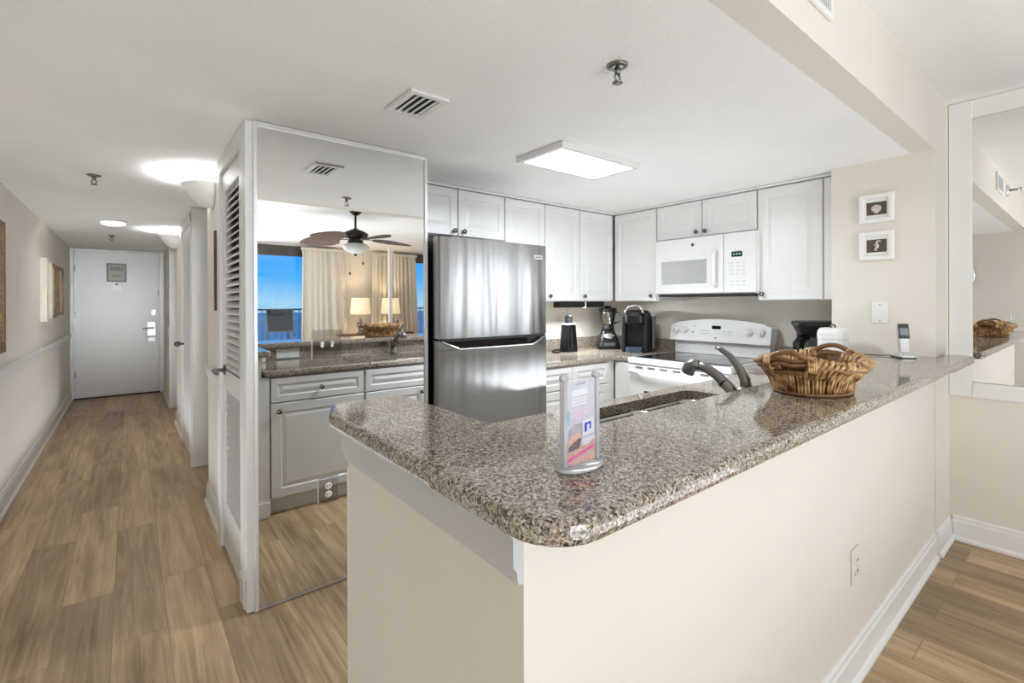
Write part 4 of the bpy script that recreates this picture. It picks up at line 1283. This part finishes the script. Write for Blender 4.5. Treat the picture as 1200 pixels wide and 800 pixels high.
# ------------------------------------------------------------------ hall fittings
for i, q in enumerate(SCONCES):
    t = thing('wall_sconce', ['white half-bowl uplight on the hall wall nearer the louvered door', 'white half-bowl uplight on the hall wall nearer the entry door'][i], 'wall light', (q[0], q[1], 1.95))
    m = MB()
    prof = [(.03, 0), (.075, .012), (.105, .04), (.112, .048), (.118, .052), (.135, .085), (.165, .128), (.172, .135)]
    rings = []
    for r_, z in prof:
        rings.append([(-r_*math.cos(a)-.001, r_*math.sin(a), z) for a in [-PI/2+PI*k/20 for k in range(21)]])
    m.loops(rings, True, False, True)
    o = m.build('bowl', WHITEP, t)
    # back plate closing the half bowl
    MB().extr([(-.0012, -.17, .13), (-.0012, .17, .13), (-.0012, .10, .03), (-.0012, -.10, .03)], (.0008, 0, 0)).build('back_plate', WHITEP, t)
    md = o.modifiers.new('thick', 'SOLIDIFY'); md.thickness = .003

# framed pictures along the left wall (seen edge-on)
def hall_pic(name, label, y0, y1, z0, z1, fm, face, dep=.035, bw=.03, group=None):
    t = thing(name, label, 'picture', (XL, (y0+y1)/2, z0), 0, group)
    m = MB()
    X0 = XL+.0008
    for q in ((y0, y1, z0, z0+bw), (y0, y1, z1-bw, z1), (y0, y0+bw, z0+bw, z1-bw), (y1-bw, y1, z0+bw, z1-bw)):
        m.box(X0, X0+dep, q[0], q[1], q[2], q[3], .003, 1)
    m.build('frame', fm, t, True)
    MB().box(X0, X0+dep*.45, y0+bw, y1-bw, z0+bw, z1-bw).build('picture', face, t, True)
    return t


hall_pic('hall_picture', 'pale deep-edged frame, nearest of the three hall pictures', 6.20, 6.60, 1.18, 1.78, nmat('whitewashed_frame', (.80, .74, .66), .6, var=(20, (.74, .67, .58))), LINEN, .05, .03, 'three pictures on the left hall wall')
hall_pic('hall_picture', 'gold framed picture in the middle of the three hall pictures', 6.75, 7.15, 1.20, 1.77, GOLDF, LINEN, .035, .03, 'three pictures on the left hall wall')
hall_pic('hall_picture', 'gold framed picture nearest the entry door', 7.35, 7.85, 1.22, 1.77, GOLDF, LINEN, .035, .03, 'three pictures on the left hall wall')
hall_pic('woven_frame', 'brown woven frame on the left wall at the picture edge', 3.6, 4.40, 1.04, 1.865, WICKF, LINEN, .035, .06)
t = tag(MB().box(XH-.014, XH-.0008, 3.40, 3.425, 1.30, 1.79, .002, 1).build('wall_strip_rail', WOODD), 'slim dark upright strip on the hall wall past the louvered door', 'strip')
plate('hall_switch', 'small beige control plate on the hall wall beyond the second door', 'switch', (XH-.0005, 6.03, 1.50), FACE_NX, .12, .16, nmat('beige_plate', (.70, .63, .54), .5, var=(6, (.68, .61, .52))), 'blank', 1)
plate('entry_switch', 'white switch plate on the hall wall next to the entry door', 'switch', (XH-.0005, 8.0, .98), FACE_NX, .12, .12, PLATE, 'rocker', 2)
# notice on the entry door
t = thing('door_notice', 'grey framed notice sheet on the white entry door', 'sign', (-.147, 9.059, 1.67))
MB().box(-.147-.112, -.147+.112, 9.05, 9.0595, 1.67, 1.94, .003, 1).build('frame', nmat('notice_frame', (.20, .20, .185), .5, var=(8, (.18, .18, .165))), t, True)
pg = MB().box(-.147-.092, -.147+.092, 9.0485, 9.0505, 1.69, 1.92).build('sheet', nmat('notice_sheet', (.36, .37, .33), .6, var=(6, (.32, .33, .29))), t, True)
MB().box(-.147-.075, -.147+.075, 9.0478, 9.0487, 1.83, 1.895).box(-.147-.05, -.147+.05, 9.0478, 9.0487, 1.74, 1.775).build('sheet_text', nmat('notice_text', (.20, .21, .18), .6, var=(50, (.27, .28, .25))), pg, True)
t = thing('door_viewer', 'small dark peephole under the notice on the entry door', 'peephole', (-.147, 9.059, 1.635))
MB().lathe([(0, .0003), (.013, .0003), (.013, .006), (.008, .009), (0, .009)], seg=14).rot(PI/2, 'X').build('barrel', GUN, t)
t = tag(MB().box(-.205, -.09, 9.052, 9.0592, 1.545, 1.615, .002, 1).build('door_tag', PLATE), 'white paper tag below the peephole on the entry door', 'tag')

# round wall mirror on the left wall, glimpsed in the right mirror
t = thing('round_mirror', 'round silver rimmed mirror glimpsed at the edge of the right mirror', 'mirror', (XL, 1.23, 1.40))
MB().tube([(XL+.016, 1.23+.235*math.cos(a), 1.65+.235*math.sin(a)) for a in [2*PI*k/48 for k in range(48)]], .014, 8, closed=True).build('rim', ALU, t, True)
MB().lathe([(0, 0), (.228, 0), (.228, .004), (0, .004)], seg=48).rot(PI/2, 'Y').move((XL+.008, 1.23, 1.65)).build('glass', MIRROR, t, True)

# ------------------------------------------------------------------ living room things seen in the closet mirror
FX, FY = 2.13, -1.04
t = thing('ceiling_fan', 'bronze ceiling fan with brown palm blades and a frosted light bowl', 'ceiling fan', (FX, FY, ZL))
MB().lathe([(0, -.0005), (.07, -.0005), (.068, -.015), (.03, -.045), (0, -.046)], seg=24).build('canopy', BRONZE, t)
MB().cyl((0, 0, -.045), (0, 0, -.22), .013).build('down_rod', BRONZE, t)
MB().lathe([(0, -.186), (.03, -.21), (.09, -.235), (.145, -.265), (.15, -.285), (.13, -.31), (.09, -.325), (.085, -.36), (.10, -.385), (0, -.39)], seg=32).build('motor', BRONZE, t)
gl = MB().lathe([(.13, -.392), (.145, -.40), (.148, -.43), (.125, -.47), (.07, -.50), (.02, -.512), (0, -.513)], seg=32).build('light_bowl', GLOBE, t)
MB().lathe([(0, -.51), (.02, -.513), (.016, -.53), (0, -.54)], seg=12).build('finial', BRONZE, gl)
for i in range(5):
    a = math.radians(8+72*i)
    m = MB()
    n = 14
    top, bot = [], []
    for k in range(n+1):
        s = k/n
        L = .20+.50*s
        wd = .125*math.sin(PI*min(1, max(.0, s))**.75)**.7+.012 if 0 < s < 1 else .012
        top.append((L, wd)); bot.append((L, -wd))
    out = top+bot[::-1]
    m.loops([[(x, y, z-.03*(x-.2)**2*4) for x, y in out] for z in (-.345, -.337)])
    m.rot(math.radians(-17), 'X', (0, 0, -.34)).rotz(a)
    bl = m.build('blade', PALM, t)
    MB().box(.08, .24, -.018, .018, -.336, -.330, .002, 1).rotz(a).build('blade_iron', BRONZE, bl)
for dx, l in ((.09, .09), (-.07, .22)):
    MB().cyl((dx, 0, -.48), (dx, 0, -.52-l), .0015, seg=5).ball((dx, 0, -.53-l), .011, sz=1.8, seg=8, rings=6).build('pull_chain', BRONZE, t)


def curtain(label, x0, x1, xb0, xb1, y, ztop, folds):
    t = thing('curtain', label, 'curtain', ((x0+x1)/2, y, .02))
    n = folds*8
    rings = []
    for j, z in enumerate((ztop, ztop-.06, ztop-.10, ztop-.14, 1.6, .9, .02)):
        s = (ztop-z)/(ztop-.02)
        a0 = x0+(xb0-x0)*s; a1 = x1+(xb1-x1)*s
        row = []
        for k in range(n+1):
            u_ = k/n
            amp = .018 if j < 3 else .05
            row.append((a0+(a1-a0)*u_+.012*math.sin(k*.9+j*.2), y+amp*(.6+.4*math.sin(7.3*u_+x0))*math.sin(2*PI*folds*(u_+.035*math.sin(9*u_+x0)))+.012*math.sin(5*u_+j*.3), z))
        rings.append(row)
    m = MB().loops(rings, False, False, True, closed=False)
    o = m.build('panel', CURT, t, True)
    md = o.modifiers.new('thick', 'SOLIDIFY'); md.thickness = .003
    MB().box(x0-.02, x1+.02, y+.025, y+.035, ztop-.06, ztop-.012).build('heading_tape', CURT, t, True)


curtain('wide pleated linen curtain beside the left window in the closet mirror', 2.52, 3.30, 2.48, 3.42, -4.82, 2.41, 7)
curtain('narrow pleated linen curtain behind the second lamp in the closet mirror', 3.90, 4.22, 3.84, 4.22, -4.82, 2.385, 4)
curtain('pleated linen curtain at the right window in the closet mirror', 4.36, 4.88, 4.38, 4.95, -4.82, 2.40, 6)

# lamps and their table
t = thing('console_table', 'dark wood console table under the two lamps', 'table', (3.85, -4.52, 0))
MB().box(3.1, 4.6, -4.68, -4.36, .71, .75, .006).build('top', WOODD, t, True)
MB().box(3.14, 4.56, -4.66, -4.39, .60, .71).build('apron', WOODD, t, True)
for x in (3.14, 4.52):
    for y in (-4.66, -4.43): MB().box(x, x+.045, y, y+.045, .001, .60).build('leg', WOODD, t, True)
for i, q in enumerate(LAMPS):
    t = thing('table_lamp', ['lit table lamp with a cream shade left of the white post in the mirror', 'lit table lamp with a cream shade behind the white post in the mirror'][i], 'lamp', (q[0], q[1], .7505))
    MB().lathe([(0, 0), (.075, 0), (.078, .012), (.05, .03), (.035, .07), (.055, .14), (.05, .20), (.025, .26), (.014, .29), (.012, .40), (0, .40)], seg=20).build('base', nmat('lamp_bronze', (.16, .12, .08), .4, .5, var=(12, (.2, .15, .1))), t)
    o = MB().lathe([(.195, .382), (.165, .70)], seg=32, cap0=False, cap1=False).build('lamp_shade', SHADE, t)
    md = o.modifiers.new('thick', 'SOLIDIFY'); md.thickness = .003
    MB().cyl((0, 0, .40), (0, 0, .71), .004, seg=6).ball((0, 0, .715), .010).build('harp', NICKEL, t)
    MB().box(-.165, .165, -.003, .003, .688, .692).build('spider', NICKEL, t)
